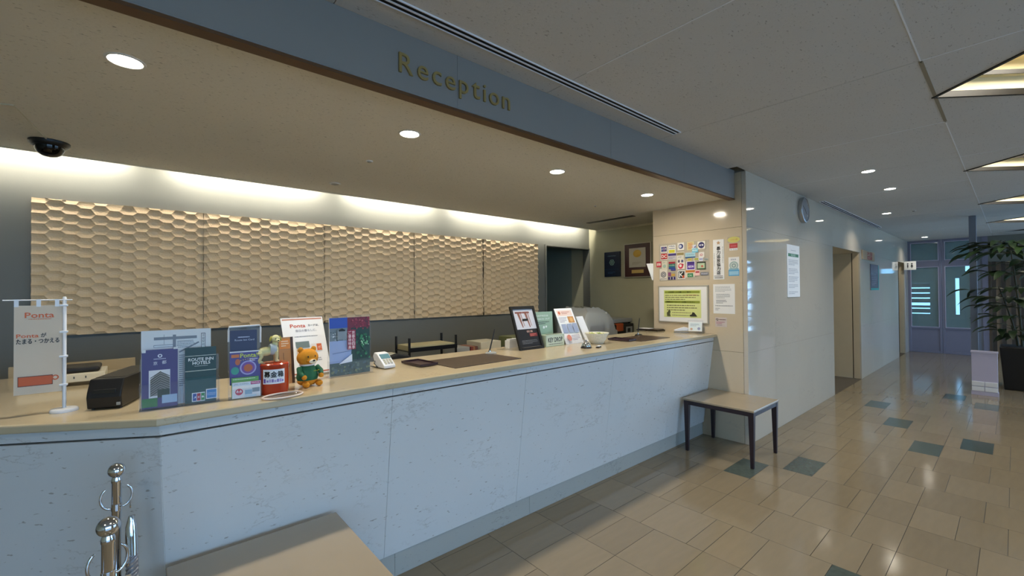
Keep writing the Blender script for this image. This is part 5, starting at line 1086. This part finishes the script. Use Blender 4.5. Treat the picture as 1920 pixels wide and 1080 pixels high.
# staff wall pictures (x = 5.1)
t, o, w, h = wall_x('blue_plaque', 'dark blue plaque with pale emblem on the olive staff wall', 'plaque', 3.85, 3.585, 1.68, 2.03, mat('dark blue plaque', '16223A', 0.3), 0.03, lambda p, w, h: p.ring(w/2, 0.20, 0.034, 0.045, '8FB8A8', 6).disc(w/2, 0.20, 0.022, '9FC4B0', 6).disc(w/2, 0.20, 0.012, '2A4A5A', 6).text('CERTIFIED', 0.06, 0.285, 0.012, 0.14, '8AB0C0').greek(0.06, 0.04, w-0.06, 0.07, 2, '3A5A7A').q(0.01, 0.10, w-0.01, 0.105, '20405A'), x=5.1, bevel=0.003)
def fn(p, w, h):
    p.q(0.07, 0.125, w-0.07, h-0.055, 'C9C6BA').disc(w*0.5, h-0.13, 0.05, 'CFA63C', sx=1.25)
    for i in range(5): p.line(w*.5-0.045, h-0.155+0.012*i, w*.5+0.05, h-0.135+0.010*i, 0.003, 'E4C968')
    p.greek(0.12, 0.16, w-0.12, 0.20, 3, 'A8A08A').q(0.11, 0.045, w-0.10, 0.09, 'CDB06A').greek(0.13, 0.055, w-0.12, 0.08, 2, '7A6030')
t, o, w, h = wall_x('award_plaque', 'maroon award plaque with silver edge and gold crest on the olive staff wall', 'plaque', 3.505, 3.11, 1.668, 2.107, 'plaque', 0.028, fn, x=5.1, bevel=0.003)
mb = MB(); e = 0.012; mb.box(-e, -0.004, -e, w+e, 0.026, 0.0); mb.box(-e, -0.004, h, w+e, 0.026, h+e); mb.box(-e, -0.004, 0, 0, 0.026, h); mb.box(w, -0.004, 0, w+e, 0.026, h); mb.build('silver_edge', 'silver', t, bevel=0.003)
wall_x('award_plaque', 'dark brown framed plaque half hidden behind the sticker wall edge', 'plaque', 3.07, 2.75, 1.72, 2.13, 'darkwood', 0.028, lambda p, w, h: p.q(0.05, 0.05, w-0.05, h-0.05, 'BDB8A6'), x=5.1, bevel=0.003)

# ------------------------------------------------------------------ clock wall (y = 1.66)
t = thing('wall_clock', 'round wall clock with silver rim high on the polished stone wall', 'clock', (6.04, 1.66, 2.425))
CX = Matrix.Rotation(PI/2, 4, 'X')
MB().lathe([(0.150, 0.0), (0.154, 0.01), (0.154, 0.034), (0.148, 0.044), (0.136, 0.046), (0.134, 0.036)], 48, mx=CX).build('rim', 'steel', t, smooth=True)
MB().lathe([(0.150, 0.001), (0.1345, 0.033), (0.0001, 0.033)], 48, mx=CX).build('dial', 'white', t, smooth=True)
for k in range(12):
    a = PI*k/6; o = box(-0.003, -0.036, -0.012 if k % 3 == 0 else -0.007, 0.003, -0.0335, 0.012 if k % 3 == 0 else 0.007).build('hour_mark', 'softblack', t); o.location = (0.112*math.sin(a), 0, 0.112*math.cos(a)); o.rotation_euler = (0, a, 0)
for L, wd_, a, n_ in ((0.065, 0.0045, 2.3, 'hour_hand'), (0.098, 0.003, 5.2, 'minute_hand')): o = box(-wd_, -0.0385, -0.012, wd_, -0.037, L).build(n_, 'softblack', t); o.rotation_euler = (0, a, 0)
MB().lathe([(0.146, 0.043), (0.14, 0.0455), (0.0001, 0.046)], 48, mx=CX).build('glass', 'glass', t, smooth=True)
t = thing('wall_notice', 'long white notice board with green heading on the polished stone wall', 'notice', (5.475, 1.652, 1.388)); w, h = 0.425, 0.595
o = box(0, 0, 0, w, 0.0076, h).build('board', 'paper', t, bevel=0.001); pb = MB(); pb.q(0.03, h-0.135, w-0.04, h-0.10, '3E7A52').text('宿泊約款', 0.13, h-0.130, 0.025, 0.15, 'D8EEDD').greek(0.12, h-0.07, 0.3, h-0.055, 1, 'B8B8C0', last=1)
for k, (a, b, n_) in enumerate(((0.36, 0.43, 4), (0.26, 0.33, 4), (0.17, 0.24, 4), (0.10, 0.15, 3), (0.03, 0.07, 2))): pb.greek(0.04, a, w-0.05, b, n_, 'A6A8B0', 0.35, k)
pr(pb, o)
t = thing('restaurant_sign', 'beige sign plate with red lettering on the wall beyond the lift opening', 'sign', (9.13, 1.648, 1.98)); o = box(0, 0, 0, 0.95, 0.0118, 0.155).build('plate', mat('tan sign', 'B59A74', 0.4), t, bevel=0.002); pb = MB(); pb.text('大浴', 0.34, 0.082, 0.062, 0.42, 'A02418', thick=.004).q(0.36, 0.012, 0.74, 0.072, 'A02418').greek(0.40, 0.022, 0.70, 0.06, 2, 'D8B090'); pr(pb, o)
t = thing('wall_poster', 'grey poster with teal edge on the wall below the tan sign', 'poster', (9.75, 1.65, 1.46)); o = box(0, 0, 0, 0.70, 0.0098, 0.46).build('panel', mat('grey poster', '6E7280', 0.25), t); pb = MB(); pb.q(0, 0, 0.70, 0.035, '3FA39A').q(0.64, 0, 0.70, 0.46, '3FA39A').greek(0.08, 0.08, 0.5, 0.3, 7, '868A98'); pr(pb, o)
t = thing('toilet_sign', 'white projecting toilet sign with two figures by the far doors', 'sign', (13.36, 1.655, 1.915), -PI/2); box(-0.005, -0.012, 0, 0.2, 0.012, 0.195).build('plate', 'white', t, bevel=0.004)
pb = MB()
for x, c in ((0.06, '22242A'), (0.13, '22242A')): pb.disc(x, 0.14, 0.015, c, 12); pb.poly([(x-0.01, 0.12), (x+0.01, 0.12), (x+(0.022 if x > .1 else 0.012), 0.07), (x-(0.022 if x > .1 else 0.012), 0.07)], c); pb.q(x-0.007, 0.04, x+0.007, 0.07, c)
for i in range(len(pb.v)): pb.v[i] = (pb.v[i][0], pb.v[i][1]-0.012, pb.v[i][2])
pb.build('print', 'print', t)

# ------------------------------------------------------------------ low partition, planter
t = thing('low_partition', 'lavender white low partition block beside the potted plant', 'partition', (8.80, 0.165, 0))
box(0, 0, 0.0, 0.10, 0.245, 0.60).build('panel', 'lav', t, bevel=0.003); box(-0.008, -0.006, 0.58, 0.108, 0.251, 0.605).build('cap', 'lav', t, bevel=0.003); box(-0.01, -0.006, 0.0, 0.11, 0.251, 0.05).build('plinth', 'lav', t, bevel=0.003); 
for y0_ in (0.0, 0.125):
    for z0_ in (0.055, 0.125): box(-0.014, y0_, z0_, 0.0, y0_+0.12, z0_+0.062).build('base_tile', 'whiteplastic', t, bevel=0.004)  # pale blocks added to imitate bright reflections at the partition's foot
t = thing('potted_plant', 'large leafy plant in a black square planter at the right edge', 'plant', (9.75, -0.10, 0))
mb = MB(); mb.hexa([(-0.22, -0.22, 0), (0.22, -0.22, 0), (0.22, 0.22, 0), (-0.22, 0.22, 0)], [(-0.26, -0.26, 0.62), (0.26, -0.26, 0.62), (0.26, 0.26, 0.62), (-0.26, 0.26, 0.62)]); mb.build('planter', 'pot', t, bevel=0.01)
box(-0.235, -0.235, 0.60, 0.235, 0.235, 0.625).build('soil', 'soil', t)
# one leaf: pointed blade along +X with a fold and a droop
n = 8; L = 0.30; vs = []
for i in range(n+1):
    s_ = i/n; wl_ = 0.052*math.sin(PI*min(1, s_*0.96+0.02))**0.75*(1-0.25*s_); x = L*s_; z = 0.03*math.sin(PI*s_*0.8)-0.09*s_*s_
    vs += [(x, -wl_, z+0.35*wl_), (x, 0, z), (x, wl_, z+0.35*wl_)]
leaf = MB().add(vs, [q for i in range(n) for q in ((3*i, 3*i+3, 3*i+4, 3*i+1), (3*i+1, 3*i+4, 3*i+5, 3*i+2))])
leaf0 = None; rd = random.Random(21)
trunks = []
for (bx, by, hgt, ex, ey) in ((-0.05, 0.04, 2.12, -0.12, 0.10), (0.07, -0.03, 1.80, 0.10, -0.12), (0.0, 0.08, 1.50, -0.06, 0.18)):
    pth = [(bx+ex*(q**1.4)+0.01*math.sin(9*q), by+ey*(q**1.4), 0.6+(hgt-0.6)*q) for q in [i/10 for i in range(11)]]
    MB().tube(pth, [0.015-0.009*i/10 for i in range(11)], 8).build('trunk', 'stem', t, smooth=True); trunks.append(pth)
tiers = [(2.16, 0.36, 9), (2.05, 0.44, 10), (1.98, 0.50, 10), (1.80, 0.40, 9), (1.66, 0.44, 9), (1.45, 0.36, 8), (1.30, 0.40, 9), (1.18, 0.42, 9), (1.02, 0.34, 7), (0.86, 0.30, 6), (0.76, 0.26, 5)]
for z, rad, nb in tiers:
    cand = [p_ for p_ in trunks if p_[-1][2] >= z-0.05] or trunks[:1]
    for k in range(nb):
        pth = rd.choice(cand); p = min(pth, key=lambda v: abs(v[2]-z)); p = Vector(p); p.z = min(z, pth[-1][2])
        a = 2*PI*k/nb+rd.uniform(-0.3, 0.3); ln = rad*rd.uniform(0.55, 1.0)
        q = p+Vector((math.cos(a)*ln, math.sin(a)*ln, rd.uniform(0.0, 0.06)))
        MB().tube([p, p+(q-p)*0.5+Vector((0, 0, 0.03)), q], [0.004, 0.003, 0.002], 5).build('twig', 'stem', t)
        for j, fr_ in enumerate((1.0, 0.62)):
            lf_at = p+(q-p)*fr_
            if leaf0 is None: leaf0 = leaf.build('leaf', 'leaf', t, smooth=True); lf = leaf0
            else: lf = share(leaf0, 'leaf', (0, 0, 0), t)
            sc_ = rd.uniform(0.7, 1.1); lf.location = lf_at; lf.scale = (sc_, sc_*1.15, sc_)
            lf.rotation_euler = (rd.uniform(-0.25, 0.25), rd.uniform(-0.1, 0.25), a+(0 if j == 0 else rd.choice((-0.8, 0.8))))
